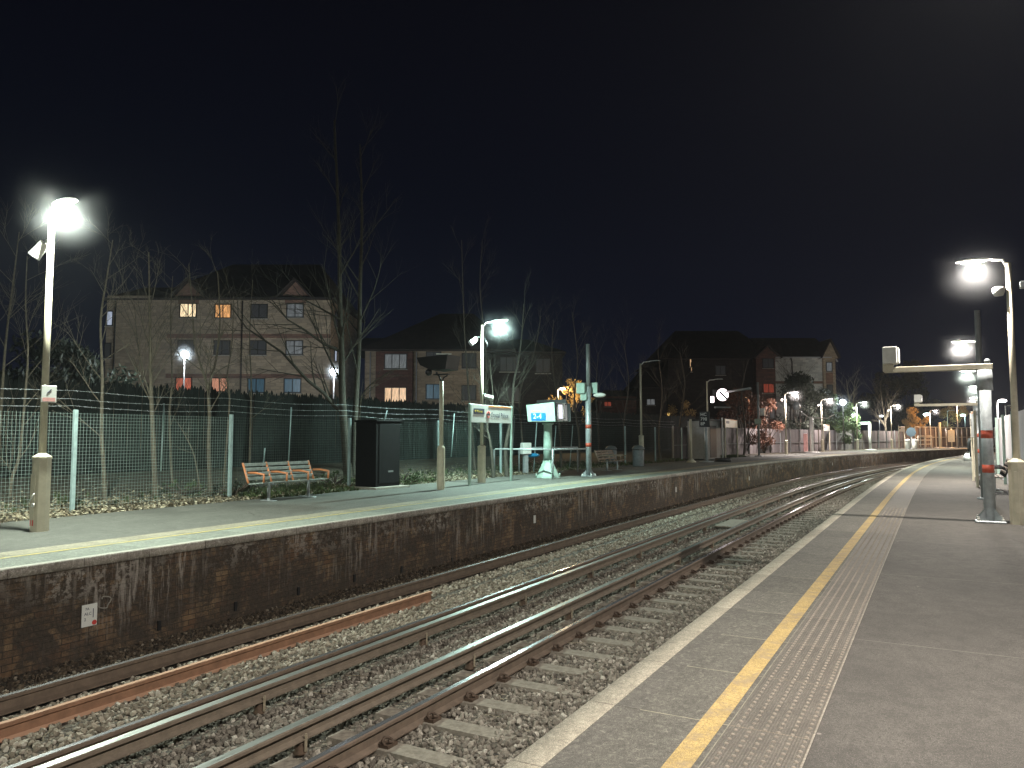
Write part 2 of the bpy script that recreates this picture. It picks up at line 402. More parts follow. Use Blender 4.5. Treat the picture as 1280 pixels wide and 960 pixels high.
def wall_brick():
    m, nt, b, _ = newmat('sooty_brick'); w = NT(nt); co = w.coord(True)
    xyz = w.sep(co); v = xyz[1]                         # v: 0 at the top, metres down
    br = w.n('TexBrick'); w.l(co, br.inputs['Vector']); br.inputs['Scale'].default_value = 1
    br.inputs['Brick Width'].default_value = .225; br.inputs['Row Height'].default_value = .075; br.inputs['Mortar Size'].default_value = .006
    br.inputs['Mortar Smooth'].default_value = .4; br.inputs['Bias'].default_value = -.1
    br.inputs['Color1'].default_value = (.20, .11, .06, 1); br.inputs['Color2'].default_value = (.42, .28, .15, 1); br.inputs['Mortar'].default_value = (.05, .04, .03, 1)
    soot1 = w.ramp(w.noise(co, 1.6, 8, .72, .5), [(.40, .25), (.49, .97)])
    sm = w.n('Mapping'); sm.inputs['Scale'].default_value = (1, .35, 1); w.l(co, sm.inputs[0])
    soot2 = w.ramp(w.noise(sm.outputs[0], 3.1, 6, .6), [(.44, .1), (.56, .85)])
    soot = w.math('MULTIPLY', w.math('MAXIMUM', soot1, soot2), w.ramp(w.noise(co, 5, 6, .8), [(.36, .55), (.5, 1.)]))
    dark = w.mix(w.noise(co, 22, 4, .6), (.018, .015, .012), (.115, .092, .072))
    col = w.mix(soot, br.outputs['Color'], dark)
    gm = w.ramp(w.noise(co, .9, 5, .6), [(.5, 0.), (.7, .35)])
    col = w.mix(gm, col, (.08, .052, .036))
    # lime streaks running down from the coping
    st = w.n('Mapping'); st.inputs['Scale'].default_value = (1, .10, 1); w.l(co, st.inputs[0])
    s1 = w.ramp(w.noise(st.outputs[0], 11, 5, .75, .2), [(.50, 0.), (.61, 1.)])
    s2 = w.ramp(w.noise(co, .45, 3, .5), [(.44, 0.), (.56, 1.)])
    fall = w.ramp(v, [(.0, .9), (.5, .75), (1.0, .05)])
    streak = w.math('MULTIPLY', w.math('MULTIPLY', s1, s2), fall)
    topw = w.math('MULTIPLY', w.math('MULTIPLY', w.ramp(w.noise(co, 7, 7, .75), [(.50, 0.), (.55, .85)]), w.ramp(w.noise(co, .55, 3), [(.45, 0.12), (.58, 1.)])), w.ramp(v, [(.01, .0), (.06, 1.), (.3, .8), (.45, 0.)]))
    spl = w.math('MULTIPLY', w.ramp(w.noise(co, 26, 6, .8), [(.62, 0.), (.70, .45)]), w.ramp(w.noise(co, 1.2, 3), [(.42, 0.), (.6, 1.)]))
    wh = w.math('MAXIMUM', w.math('MAXIMUM', streak, topw), spl)
    col = w.mix(wh, col, (.46, .42, .37))
    moss = w.ramp(w.noise(co, .7, 4), [(.55, 0.), (.75, .25)])
    col = w.mix(moss, col, (.035, .045, .015))
    w.l(col, b.inputs['Base Color']); b.inputs['Roughness'].default_value = .92
    hgt = w.math('ADD', w.math('MULTIPLY', br.outputs['Fac'], -.9), w.math('MULTIPLY', w.noise(co, 16, 7, .8), 2.6))
    w.bump(hgt, b, .02, .9)
    return m
M['wall'] = wall_brick()

def ballast_ground():
    m, nt, b, _ = newmat('ballast_bed'); w = NT(nt); co = w.coord(True)
    v = w.n('TexVoronoi', feature='F1'); w.l(co, v.inputs['Vector']); v.inputs['Scale'].default_value = 22
    v2 = w.n('TexVoronoi', feature='DISTANCE_TO_EDGE'); w.l(co, v2.inputs['Vector']); v2.inputs['Scale'].default_value = 22
    c = w.ramp(w.sep(v.outputs['Color'])[0], [(0., (.055, .045, .034)), (.5, (.12, .10, .075)), (1., (.24, .21, .16))])
    c = w.mix(w.ramp(v2.outputs['Distance'], [(.02, 1.), (.13, 0.)]), c, (.012, .01, .008))
    c = w.mix(w.ramp(w.noise(co, .8, 5), [(.4, 0.), (.65, .5)]), c, (.05, .04, .03))
    w.l(c, b.inputs['Base Color']); b.inputs['Roughness'].default_value = .95
    w.bump(w.math('ADD', v2.outputs['Distance'], v.outputs['Distance']), b, .05, 1)
    return m
M['ballast'] = ballast_ground()
def stone_mat(name, stops, rough=.9):
    m, nt, b, _ = newmat(name); w = NT(nt)
    oi = w.n('ObjectInfo'); c = w.ramp(oi.outputs['Random'], stops)
    f = w.noise(w.coord(), 6, 4, .7)
    c = w.mix(w.ramp(f, [(.35, .0), (.75, .5)]), c, (.05, .04, .03))
    w.l(c, b.inputs['Base Color']); b.inputs['Roughness'].default_value = rough
    return m
M['stone'] = stone_mat('ballast_stone', [(0., (.09, .08, .067)), (.35, (.15, .134, .11)), (.7, (.215, .195, .16)), (.93, (.31, .285, .24)), (1., (.46, .43, .37))])
M['stone_pale'] = stone_mat('pale_ballast_stone', [(0., (.12, .10, .075)), (.4, (.22, .195, .15)), (.8, (.34, .30, .235)), (1., (.45, .42, .36))])
M['stone_dark'] = stone_mat('brown_ballast_stone', [(0., (.035, .026, .018)), (.5, (.075, .055, .036)), (.92, (.14, .105, .07)), (1., (.3, .26, .2))])
M['leaf_litter'] = stone_mat('leaf_litter', [(0., (.08, .06, .035)), (.5, (.24, .2, .13)), (1., (.50, .46, .34))])
M['grass_blade'] = stone_mat('grass_blade', [(0., (.03, .05, .015)), (1., (.09, .13, .04))])

def rail_mat(name, c, top_c, rough_top, metal=.9, hi=.993):
    """top polished, or painted as lit on spare rail, sides rusty: split by the face normal"""
    m, nt, b, _ = newmat(name); w = NT(nt); co = w.coord(True)
    g = w.n('NewGeometry'); nz = w.sep(g.outputs['True Normal'])[2]
    top = w.ramp(nz, [(hi - .012, 0.), (hi, 1.)])
    side = w.mix(w.ramp(w.noise(co, 7, 6, .7), [(.35, 0.), (.7, 1.)]), tuple(x * .6 for x in c), c)
    col = w.mix(top, side, top_c)
    w.l(col, b.inputs['Base Color']); w.l(w.math('MULTIPLY', top, metal), b.inputs['Metallic'])
    rr = w.mix(w.ramp(w.noise(w.coord(True, (1, 40, 1)), 2, 3), [(.3, 0.), (.7, 1.)]), rough_top * .75, rough_top * 1.25)
    w.l(w.mix(top, .8, rr), b.inputs['Roughness'])
    return m
M['rail'] = rail_mat('running_rail', (.15, .11, .08), (.62, .62, .64), .20)
M['cond'] = rail_mat('conductor_rail', (.17, .135, .10), (.34, .36, .34), .38, .8)
M['rust'] = basic('rusty_rail', (.36, .20, .12), .85, 0, .3, 9, grime=.45, dirt=(.12, .065, .04), bump=.004)
M['rust'] = rail_mat('rusty_rail', (.27, .145, .085), (.40, .24, .155), .85, 0., .9)  # upward faces painted lighter, sides darker, like light from above
M['blue_disc'] = basic('bluish_sign_back', (.04, .07, .09), .5)
M['insul'] = basic('insulator', (.09, .06, .04), .7, 0, .3, 20)
M['pin'] = basic('insulator_pin', (.28, .24, .17), .7, 0, .2, 20)
M['sleeper'] = basic('sleeper_concrete', (.185, .167, .135), .9, 0, .3, 22, grime=.65, dirt=(.06, .048, .034), bump=.004)
M['clip'] = basic('rusty_clip', (.055, .035, .022), .8, 0, .4, 30)
M['earth'] = basic('earth', (.05, .042, .028), .95, 0, .4, 3, bump=.02)
M['board'] = basic('dark_fence_board', (.016, .021, .019), .9, 0, .3, 4, bump=.004)
def boards(name, ca, cb):
    m, nt, b, _ = newmat(name); w = NT(nt); co = w.coord(True)
    v = w.n('TexVoronoi', voronoi_dimensions='1D'); v.inputs['Scale'].default_value = 1.0
    x = w.sep(co)[0]; w.l(w.math('DIVIDE', x, .5), v.inputs['W'])
    c = w.mix(w.sep(v.outputs['Color'])[0], ca, cb)
    c = w.mix(w.ramp(w.noise(w.coord(True, (1, .1, 1)), 14, 4), [(.4, 0.), (.7, .6)]), c, tuple(x * .4 for x in ca))
    w.l(c, b.inputs['Base Color']); b.inputs['Roughness'].default_value = .9
    return m
M['grey_board'] = boards('weathered_board', (.10, .085, .085), (.24, .21, .21))
def hoarding_mat():
    m, nt, b, _ = newmat('white_hoarding'); w = NT(nt); co = w.coord(True)
    f = w.noise(w.coord(True, (1, .15, 1)), 5, 5, .7)
    c = w.mix(w.ramp(f, [(.4, 0.), (.75, .5)]), (.55, .53, .55), (.40, .37, .37))
    w.l(c, b.inputs['Base Color']); b.inputs['Roughness'].default_value = .6
    w.bump(w.math('SINE', w.math('MULTIPLY', w.sep(co)[0], 2 * PI / .25)), b, .006, .5)
    return m
M['hoarding'] = hoarding_mat()
def facade(name, ca, cb, mortar, band=None):
    m, nt, b, _ = newmat(name); w = NT(nt); t = w.n('TexCoord'); xyz = w.sep(t.outputs['Object'])
    cm = w.n('CombineXYZ'); w.l(w.math('ADD', xyz[0], xyz[1]), cm.inputs[0]); w.l(xyz[2], cm.inputs[1])
    br = w.n('TexBrick'); w.l(cm.outputs[0], br.inputs['Vector']); br.inputs['Scale'].default_value = 1
    br.inputs['Brick Width'].default_value = .24; br.inputs['Row Height'].default_value = .08; br.inputs['Mortar Size'].default_value = .009
    br.inputs['Color1'].default_value = (*ca, 1); br.inputs['Color2'].default_value = (*cb, 1); br.inputs['Mortar'].default_value = (*mortar, 1)
    c = w.mix(w.ramp(w.noise(cm.outputs[0], .5, 5), [(.35, 0.), (.7, .45)]), br.outputs['Color'], tuple(x * .6 for x in ca))
    # coarser patching so the brick reads from afar
    b2 = w.n('TexBrick'); w.l(cm.outputs[0], b2.inputs['Vector']); b2.inputs['Scale'].default_value = 1
    b2.inputs['Brick Width'].default_value = .72; b2.inputs['Row Height'].default_value = .24; b2.inputs['Mortar Size'].default_value = .02
    b2.inputs['Color1'].default_value = (.72, .72, .72, 1); b2.inputs['Color2'].default_value = (1.15, 1.12, 1.08, 1); b2.inputs['Mortar'].default_value = (.8, .8, .8, 1)
    c = w.mix(1.0, c, b2.outputs['Color'], 'MULTIPLY')
    w.l(c, b.inputs['Base Color']); b.inputs['Roughness'].default_value = .9
    return m
M['buff'] = facade('buff_brick', (.42, .33, .235), (.30, .23, .155), (.34, .29, .23))
M['redbrick'] = facade('red_brick', (.15, .065, .05), (.11, .05, .04), (.11, .085, .075))
M['unlit_brick'] = facade('unlit_brick', (.035, .024, .022), (.028, .018, .017), (.03, .024, .022))  # near-black copy of the red brick: lack of light put into the colour
M['pale_brick'] = facade('pale_brick', (.55, .54, .52), (.46, .45, .43), (.5, .48, .45))
M['band'] = facade('red_band_brick', (.23, .125, .09), (.19, .10, .075), (.19, .15, .12))

def leaf_mat(name, a, b_):
    m, nt, b, _ = newmat(name); w = NT(nt); f = w.noise(w.coord(), 9, 2)
    w.l(w.mix(w.ramp(f, [(.35, 0.), (.65, 1.)]), a, b_), b.inputs['Base Color']); b.inputs['Roughness'].default_value = .6
    return m
M['leaf_gold'] = leaf_mat('gold_leaves', (.22, .14, .045), (.5, .34, .12))
M['leaf_russet'] = leaf_mat('russet_leaves', (.07, .024, .012), (.16, .06, .026))
M['leaf_green'] = leaf_mat('evergreen_leaves', (.03, .055, .02), (.08, .12, .04))
M['leaf_dark'] = leaf_mat('dark_leaves', (.012, .018, .010), (.03, .04, .022))
# ================================================================== THE SETTING
SA, SB = -14.0, 150.0        # stretch of railway that is built
def ring(o, z, t):           # thin slab profile between offsets
    return [(o[0], z), (o[1], z), (o[1], z - t), (o[0], z - t)]

ground = MB().add([(-700, -300, -1.45), (900, -300, -1.45), (900, 1500, -1.45), (-700, 1500, -1.45)], [(0, 1, 2, 3)]).build('ground', M['earth'])
tag(ground, kind='structure')

prof = [(-.1, -.99), (.5, -1.0), (1.1, -1.03), (1.9, -1.075), (2.3, -1.08), (2.9, -1.10), (3.3, -1.06), (3.7, -1.08), (4.1, -1.08), (4.6, -1.05), (5.3, -1.06),
        (5.8, -1.09), (6.2, -1.10), (6.6, -1.16), (7.1, -1.21), (7.6, -1.22)]
def bz(o):
    for (a, za), (b, zb) in zip(prof, prof[1:]):
        if o <= b: return za + (zb - za) * (o - a) / (b - a)
    return prof[-1][1]
tb = sweep('trackbed', prof, SA, SB, M['ballast'], .5)

# --- near platform
sweep('near_platform_wall', [(-.04, -.06), (-.04, -1.5)], SA, SB, M['wall'], 1)
sweep('coping', [(0., 0.), (0., -.07), (-.03, -.075)][::-1] + [(-.155, 0.)], SA, SB, M['coping'], .5)
sweep('paving_edge', [(-.155, -.001), (-.30, -.001)][::-1], SA, SB, M['slab_edge'], .5)
sweep('paving', [(-.30, .0), (-.785, .0)][::-1], SA, SB, M['slab_near'], .5)
sweep('yellow_line', [(-.635, .004), (-.755, .004)][::-1], SA, SB, M['yellow'], .5)
tact = sweep('tactile_paving', [(-.785, .001), (-1.19, .001)][::-1], SA, SB, M['tactile'], .5)
sweep('tactile_edge', [(-1.19, .0035), (-1.197, .0035)][::-1], SA, SB, M['edge_line'], .5)
sweep('platform_surface', [(-1.198, .0), (-2.2, .0), (-3.6, .0)][::-1], SA, SB, M['asphalt_near'], .5)
sweep('verge_beyond_platform', [(-3.6, -.02), (-7, -.05), (-14, -.1), (-45, -.3)][::-1], SA, 60, M['earth'], 3)
# domed blisters of the tactile paving, real ones close by
mb = MB(); ring6 = [(math.cos(k * PI / 3), math.sin(k * PI / 3)) for k in range(6)]
for i in range(int((15 + 2) / .0667)):
    s = -2 + i * .0667
    for j in range(6):
        o = -.82 - j * .0667 - .008; c = P(s, o)
        vs = [(c[0] + a * .0125, c[1] + b * .0125, .001) for a, b in ring6] + [(c[0] + a * .008, c[1] + b * .008, .0062) for a, b in ring6]
        mb.add(vs, [(k, (k + 1) % 6, 6 + (k + 1) % 6, 6 + k) for k in range(6)] + [tuple(range(6, 12))])
bl = mb.build('tactile_blisters', M['blister'], fix=False); tag(bl, kind='structure')

# --- far platform
W = 7.47
sweep('far_platform_wall', [(W + .035, -.10), (W + .035, -1.5)], SA, SB, M['wall'], .5)
sweep('far_coping', [(W + .05, -.115), (W, -.11), (W, -.005), (W + .01, 0.), (W + .14, 0.)], SA, SB, M['coping_far'], .5)
sweep('far_white_line', [(W + .025, .003), (W + .12, .003)], SA, SB, M['white_line'], .5)
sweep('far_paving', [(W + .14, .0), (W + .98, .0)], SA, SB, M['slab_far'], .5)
sweep('far_yellow_line', [(W + .82, .004), (W + .91, .004)], SA, SB, M['yellow_far'], .5)
sweep('far_warning_strip', [(W + .98, .001), (W + 1.38, .001)], SA, SB, M['cream_far'], .5)
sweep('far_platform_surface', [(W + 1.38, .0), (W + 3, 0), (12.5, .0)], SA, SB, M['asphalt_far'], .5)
sweep('verge', [(12.5, -.02), (13.2, .03), (14.5, .10), (17, .35), (20, .5), (45, .6), (160, .4)], SA - 20, SB, M['earth'], 2)

# ------------------------------------------------------------------ scattering
def rock_mesh(name, m, seed, flat=.75):
    import bmesh
    r = random.Random(seed); bm = bmesh.new(); bmesh.ops.create_icosphere(bm, subdivisions=1, radius=1)
    cuts = [(Vector((r.uniform(-1, 1), r.uniform(-1, 1), r.uniform(-1, 1))).normalized(), r.uniform(.45, .8)) for _ in range(7)]
    for v in bm.verts:
        for n, d in cuts:
            e = v.co.dot(n)
            if e > d: v.co -= n * (e - d)
        v.co += Vector((r.uniform(-.1, .1), r.uniform(-.1, .1), r.uniform(-.1, .1)))
        v.co.x *= 1.15; v.co.z *= flat
    me = bpy.data.meshes.new(name); bm.to_mesh(me); bm.free(); me.materials.append(m)
    return me
def scatter(name, pts, scales, meshes, kind='stuff', tilt=PI):
    n = len(pts); me = bpy.data.meshes.new(name); me.vertices.add(n)
    me.vertices.foreach_set('co', np.asarray(pts, dtype=np.float32).ravel())
    a = me.attributes.new('rot', 'FLOAT_VECTOR', 'POINT')
    rot = np.stack([rng.uniform(-tilt, tilt, n), rng.uniform(-tilt, tilt, n), rng.uniform(-PI, PI, n)], 1).astype(np.float32)
    a.data.foreach_set('vector', rot.ravel())
    a = me.attributes.new('scl', 'FLOAT', 'POINT'); a.data.foreach_set('value', np.asarray(scales, dtype=np.float32))
    me.materials.append(meshes[0].materials[0]); me.update()
    o = link(name, me); tag(o, kind=kind)
    c = bpy.data.collections.new(name + '_source')
    for i, q in enumerate(meshes): c.objects.link(bpy.data.objects.new(q.name, q))
    g = bpy.data.node_groups.new(name, 'GeometryNodeTree')
    g.interface.new_socket('Geometry', in_out='INPUT', socket_type='NodeSocketGeometry'); g.interface.new_socket('Geometry', in_out='OUTPUT', socket_type='NodeSocketGeometry')
    N = g.nodes; gi = N.new('NodeGroupInput'); go = N.new('NodeGroupOutput'); ip = N.new('GeometryNodeInstanceOnPoints'); ci = N.new('GeometryNodeCollectionInfo')
    ci.inputs['Collection'].default_value = c; ci.inputs['Separate Children'].default_value = True; ci.inputs['Reset Children'].default_value = True
    ip.inputs['Pick Instance'].default_value = True
    r = N.new('GeometryNodeInputNamedAttribute'); r.data_type = 'FLOAT_VECTOR'; r.inputs['Name'].default_value = 'rot'
    s = N.new('GeometryNodeInputNamedAttribute'); s.data_type = 'FLOAT'; s.inputs['Name'].default_value = 'scl'
    g.links.new(gi.outputs[0], ip.inputs['Points']); g.links.new(ci.outputs[0], ip.inputs['Instance'])
    g.links.new(r.outputs['Attribute'], ip.inputs['Rotation']); g.links.new(s.outputs['Attribute'], ip.inputs['Scale']); g.links.new(ip.outputs[0], go.inputs[0])
    md = o.modifiers.new('scatter', 'NODES'); md.node_group = g
    return o
rocks = [rock_mesh('stone', M['stone'], k, .7) for k in range(9)]
rocks_p = [rock_mesh('pale_stone', M['stone_pale'], 20 + k, .65) for k in range(9)]
rocks_d = [rock_mesh('brown_stone', M['stone_dark'], 40 + k, .7) for k in range(7)]
SL0, SLP = -1.27, .655          # first sleeper, spacing
def on_sleeper(s, o):
    k = round((s - SL0) / SLP); return abs(s - SL0 - k * SLP) < .125 and 1.62 < o < 2.5
def field(s0, s1, o0, o1, dens, size, test=None, lift=.0):
    n = int((s1 - s0) * (o1 - o0) * dens); pts = []; sc = []
    for _ in range(n):
        s = random.uniform(s0, s1); o = random.uniform(o0, o1)
        if test and not test(s, o): continue
        q = random.uniform(.6, 1.25) * size
        z = bz(o) + random.uniform(-.4, .6) * q + lift
        pts.append(P(s, o, z)); sc.append(q)
    return pts, sc
def free(s, o):
    for c, w in ((2.37, .075), (2.85, .045), (3.84, .045), (4.22, .085), (5.22, .085), (5.88, .085)):
        if abs(o - c) < w: return False
    return not on_sleeper(s, o) or random.random() < .012
def cat(*a): return sum((x[0] for x in a), []), sum((x[1] for x in a), [])
near = cat(field(-2.2, 9, 0, 4.1, 600, .031, free), field(9, 22, 0, 4.1, 330, .034, free), field(22, 46, 0, 4.1, 120, .040, free))
scatter('ballast', *near, rocks)
pale = cat(field(-2.2, 9, 4.3, 5.85, 500, .032, free), field(9, 24, 4.3, 5.85, 330, .033, free), field(24, 48, 4.3, 5.85, 130, .04, free))
scatter('pale_ballast', *pale, rocks_p)
edge = cat(field(-2, 8, .3, .95, 160, .034, lift=.02), field(8, 20, .3, .9, 90, .034, lift=.02))
scatter('pinkish_edge_ballast', *edge, rocks_p)
dark = cat(field(-2.2, 12, 5.9, 7.48, 420, .028), field(12, 26, 5.9, 7.48, 250, .032), field(26, 48, 5.9, 7.48, 100, .04))
scatter('brown_ballast', *dark, rocks_d)

# leaf litter and pebbles on the verge, grass tufts
def leaf_mesh(name, m, seed):
    r = random.Random(seed); b = MB()
    a = [(-1, 0, 0), (-.3, .5, .15), (.5, .4, .1), (1, 0, .3), (.4, -.5, .1), (-.4, -.45, .2)]
    b.add([(x, y, z + r.uniform(-.1, .2)) for x, y, z in a], [(0, 1, 2, 3, 4, 5)])
    me = bpy.data.meshes.new(name); me.from_pydata(b.v, [], b.f); me.materials.append(m); return me
def vz(o):
    q = [(12.5, -.02), (13.2, .03), (14.5, .10), (17, .35), (20, .5), (45, .6)]
    for (a, za), (b, zb) in zip(q, q[1:]):
        if o <= b: return za + (zb - za) * (o - a) / (b - a)
    return .6
pts = []; sc = []
for _ in range(26000):
    s = random.uniform(-4, 34); o = 12.45 + abs(random.gauss(0, 1.3))
    if o > 18: continue
    pts.append(P(s, o, vz(o) + random.uniform(0, .05))); sc.append(random.uniform(.02, .05))
scatter('leaf_litter', pts, sc, [leaf_mesh('fallen_leaf', M['leaf_litter'], k) for k in range(5)], tilt=.7)
def tuft(name, m, seed):
    r = random.Random(seed); b = MB()
    for k in range(14):
        a = r.uniform(0, 2 * PI); l = r.uniform(.5, 1); d = r.uniform(.15, .8); x, y = r.uniform(-.2, .2), r.uniform(-.2, .2)
        p0 = Vector((x, y, 0)); p1 = p0 + Vector((math.cos(a) * d * .4, math.sin(a) * d * .4, l * .7)); p2 = p0 + Vector((math.cos(a) * d, math.sin(a) * d, l))
        w = Vector((-math.sin(a), math.cos(a), 0)) * .05
        b.add([p0 - w, p0 + w, p1 + w * .7, p1 - w * .7, p2], [(0, 1, 2, 3), (3, 2, 4)])
    me = bpy.data.meshes.new(name); me.from_pydata(b.v, [], b.f); me.materials.append(m); return me
pts = []; sc = []
for s0, s1, o0, o1, n in ((10, 13.7, 12.3, 14, 420), (15, 18, 12.4, 14.2, 300), (45, 54, 12.1, 13.2, 600), (19, 34, 13.3, 15, 300), (-3, 9, 13.3, 15, 120), (26, 44, 12.4, 13.4, 260)):
    for _ in range(n):
        s = random.uniform(s0, s1); o = random.uniform(o0, o1)
        pts.append(P(s, o, vz(o) - .01)); sc.append(random.uniform(.08, .2))
scatter('grass', pts, sc, [tuft('grass_tuft', M['grass_blade'], k) for k in range(5)], tilt=.25)
# dead twigs lying on the ballast
pts = []; sc = []
tw = MB().tube([(-1, 0, 0), (-.3, .12, .05), (.4, -.05, .02), (1, .1, .06)], .03, 4); tme = bpy.data.meshes.new('twig'); tme.from_pydata(tw.v, [], tw.f); tme.materials.append(M['leaf_litter'])
for _ in range(160):
    s = random.uniform(-1, 14); o = random.uniform(.6, 6.4)
    if free(s, o): pts.append(P(s, o, bz(o) + .045)); sc.append(random.uniform(.04, .13))
scatter('twigs', pts, sc, [tme], tilt=.25)

# ------------------------------------------------------------------ rails
def rail_prof(o, top, head=.036, h=.155, foot=.07, bw=.012):
    a = [(-head + .008, 0), (-head, -.010), (-head, -.034), (-bw, -.05), (-bw, -h + .03), (-foot, -h + .012), (-foot, -h)]
    return [(o + x, top + z) for x, z in a] + [(o - x, top + z) for x, z in a[::-1]]
def rail(name, o, top, s0, s1, m, label, group, **kw):
    r = sweep(name, rail_prof(o, top, **kw), s0, s1, m, .5, closed=True, kind=None, caps=True)
    return tag(r, label, name.replace('_', ' '), group)
OD, OC, OB, OBR, ORU, OA = 2.37, 2.85, 3.84, 4.22, 5.22, 5.88
rail('running_rail', OD, -.90, SA, SB, M['rail'], 'brightly polished running rail nearest the foreground platform, clipped to the visible sleepers', 'running rails')
rail('running_rail', OBR, -.905, SA, SB, M['rail'], 'thin dark running rail just behind the conductor rail in the middle of the tracks', 'running rails')
rail('running_rail', OA, -.90, SA, SB, M['rail'], 'running rail nearest the brick wall of the far platform', 'running rails')
c1 = rail('conductor_rail', OC, -.83, SA, SB, M['cond'], 'dull flat topped conductor rail beside the polished rail of the near track', 'conductor rails', head=.048, h=.135, foot=.055)
c2 = rail('conductor_rail', OB, -.83, SA, SB, M['cond'], 'dull flat topped conductor rail belonging to the far track', 'conductor rails', head=.048, h=.135, foot=.055)
for par, oo in ((c1, OC), (c2, OB)):
    for k in range(15):
        s = -1.0 + k * 2.62 + (.5 if oo == OB else 0)
        x, y = P(s, oo)
        b = MB().lathe([(.06, 0), (.075, .02), (.055, .045), (.07, .06), (.045, .085), (.06, .1)], (0, 0, 0), 12)
        q = b.build('insulator', M['insul'], par); q.location = (x, y, -1.085); q.scale = (.8, .8, 1)
        q = MB().box((0, 0, 0), (.018, .018, .14)).build('pin', M['pin'], par)
        x2, y2 = P(s, oo - .062); q.location = (x2, y2, -.98)
rail('spare_rail', ORU, -.915, SA, 6.9, M['rust'], 'loose orange rusted rail lying on the pale ballast, its end showing', None)
# sleepers of the near track
smb = MB(); wx = .125
smb.add([(-wx, -1.15, 0), (wx, -1.15, 0), (wx, 1.3, 0), (-wx, 1.3, 0), (-.1, -1.13, .17), (.1, -1.13, .17), (.1, 1.28, .17), (-.1, 1.28, .17)],
        [(0, 3, 2, 1), (4, 5, 6, 7), (0, 1, 5, 4), (1, 2, 6, 5), (2, 3, 7, 6), (3, 0, 4, 7)])
clip = MB().tube([(-.05, .0, .02), (-.045, .03, .05), (.0, .045, .055), (.04, .03, .05), (.045, -.01, .03), (.0, -.035, .035), (-.03, -.02, .05)], .014, 6)
clip.box((0, .0, .012), (.13, .09, .03))
base = None
for k in range(66):
    s = SL0 + k * SLP; x, y = P(s, 1.55)
    if base is None:
        base = smb.build('sleeper', M['sleeper']); tag(base, 'concrete sleeper half buried in ballast under the near track', 'sleeper', 'sleepers of the near track')
        cl = clip.build('rail_clip', M['clip'], base); cl.location = (0, .82 - .115, .17)
        cl2 = cl.copy(); COL.objects.link(cl2); cl2.location = (0, .82 + .115, .17); cl2.rotation_euler = (0, 0, PI)
        t = base
    else: t = copy_tree(base)
    t.location = (x, y, -1.216 + random.uniform(-.006, .004)); t.rotation_euler = (0, 0, hd(s) + random.uniform(-.015, .015))
# flat cover board between the rails further along
x, y = P(*[19.2, 3.4]); cb = MB().bbox((0, 0, 0), (1.9, .55, .05)).build('cover_board', M['sleeper']); cb.location = (x, y, -.98); cb.rotation_euler = (0, 0, hd(19.2))
tag(cb, 'flat grey board lying between the two conductor rails', 'board')

# plates on the far platform wall
def wall_plate(s, z, w, h, label, text=None, dot=False):
    x, y = P(s, W + .02); t = empty('wall_plate', (x, y, z), hd(s), label, 'plate', 'number plates on the far platform wall')
    MB().bbox((0, 0, 0), (w, .012, h), .003).build('plate', M['sign_white'], t)
    if text:
        for i, (tx, px, pz, sz) in enumerate(text): text_mesh(tx, sz, 'lettering', M['ink'], t, (px, -.008, pz), (PI / 2, 0, 0))
    if dot:
        q = MB().lathe([(.03, 0), (.03, .004)], n=14).build('red_dot', M['red_ink'], t); q.rotation_euler = (PI / 2, 0, 0); q.location = (w * .32, -.006, -h * .36)
def wall_at(px, py):
    # point of the wall plane seen there
    best = None
    for k in range(0, 900):
        s = -2 + k * .1; x, y = P(s, W + .02)
        e = abs(x / y - (px - 640) / F / math.cos(TH) * 1.0)
        if best is None or e < best[0]: best = (e, s, y)
    return best[1], zat(py, best[2])
s, z = wall_at(125, 769)
wall_plate(s, z, .20, .27, 'white plate with a red dot on the sooty brick wall, nearest to the camera', [('7A', -.06, .08, .045), ('ALC', -.07, .02, .05), ('2', -.07, -.045, .05), ('|', .03, .03, .12)], True)
for i, (px, py, lab) in enumerate(((668, 649, 'small white plate on the wall below the help point railing'), (843, 612, 'small white plate on the wall below the dark platform stretch'),
                      (934, 598, 'small white plate low on the wall left of the lit far lamps'), (1038, 580, 'tiny white plate on the wall at the start of the bend'))):
    s, z = wall_at(px, py); wall_plate(s, z, .12, .2, lab)
# chalk ring beside the nearest plate
s, z = wall_at(142, 753)
x, y = P(s, W + .03); q = MB().tube([(math.cos(a) * .075 + .02 * math.sin(3 * a), -.006, math.sin(a) * .075) for a in [k * PI / 10 for k in range(-9, 9)]], .009, 5).build('chalk_ring', M['concrete'])
q.location = (x, y, z); q.rotation_euler = (0, 0, hd(s)); tag(q, 'broken white chalk ring on the brick wall beside the plate', 'mark')
# weep holes at the foot of the wall
for k, (px, py) in enumerate(((206, 781), (301, 757), (380, 738), (446, 722), (505, 711), (565, 700), (625, 690))):
    s, z = wall_at(px, py); x, y = P(s, W + .028)
    q = MB().box((0, 0, 0), (.05, .02, .13)).build('weep_hole', M['black']); q.location = (x, y, z - .01); q.rotation_euler = (0, 0, hd(s)); tag(q, kind='structure')
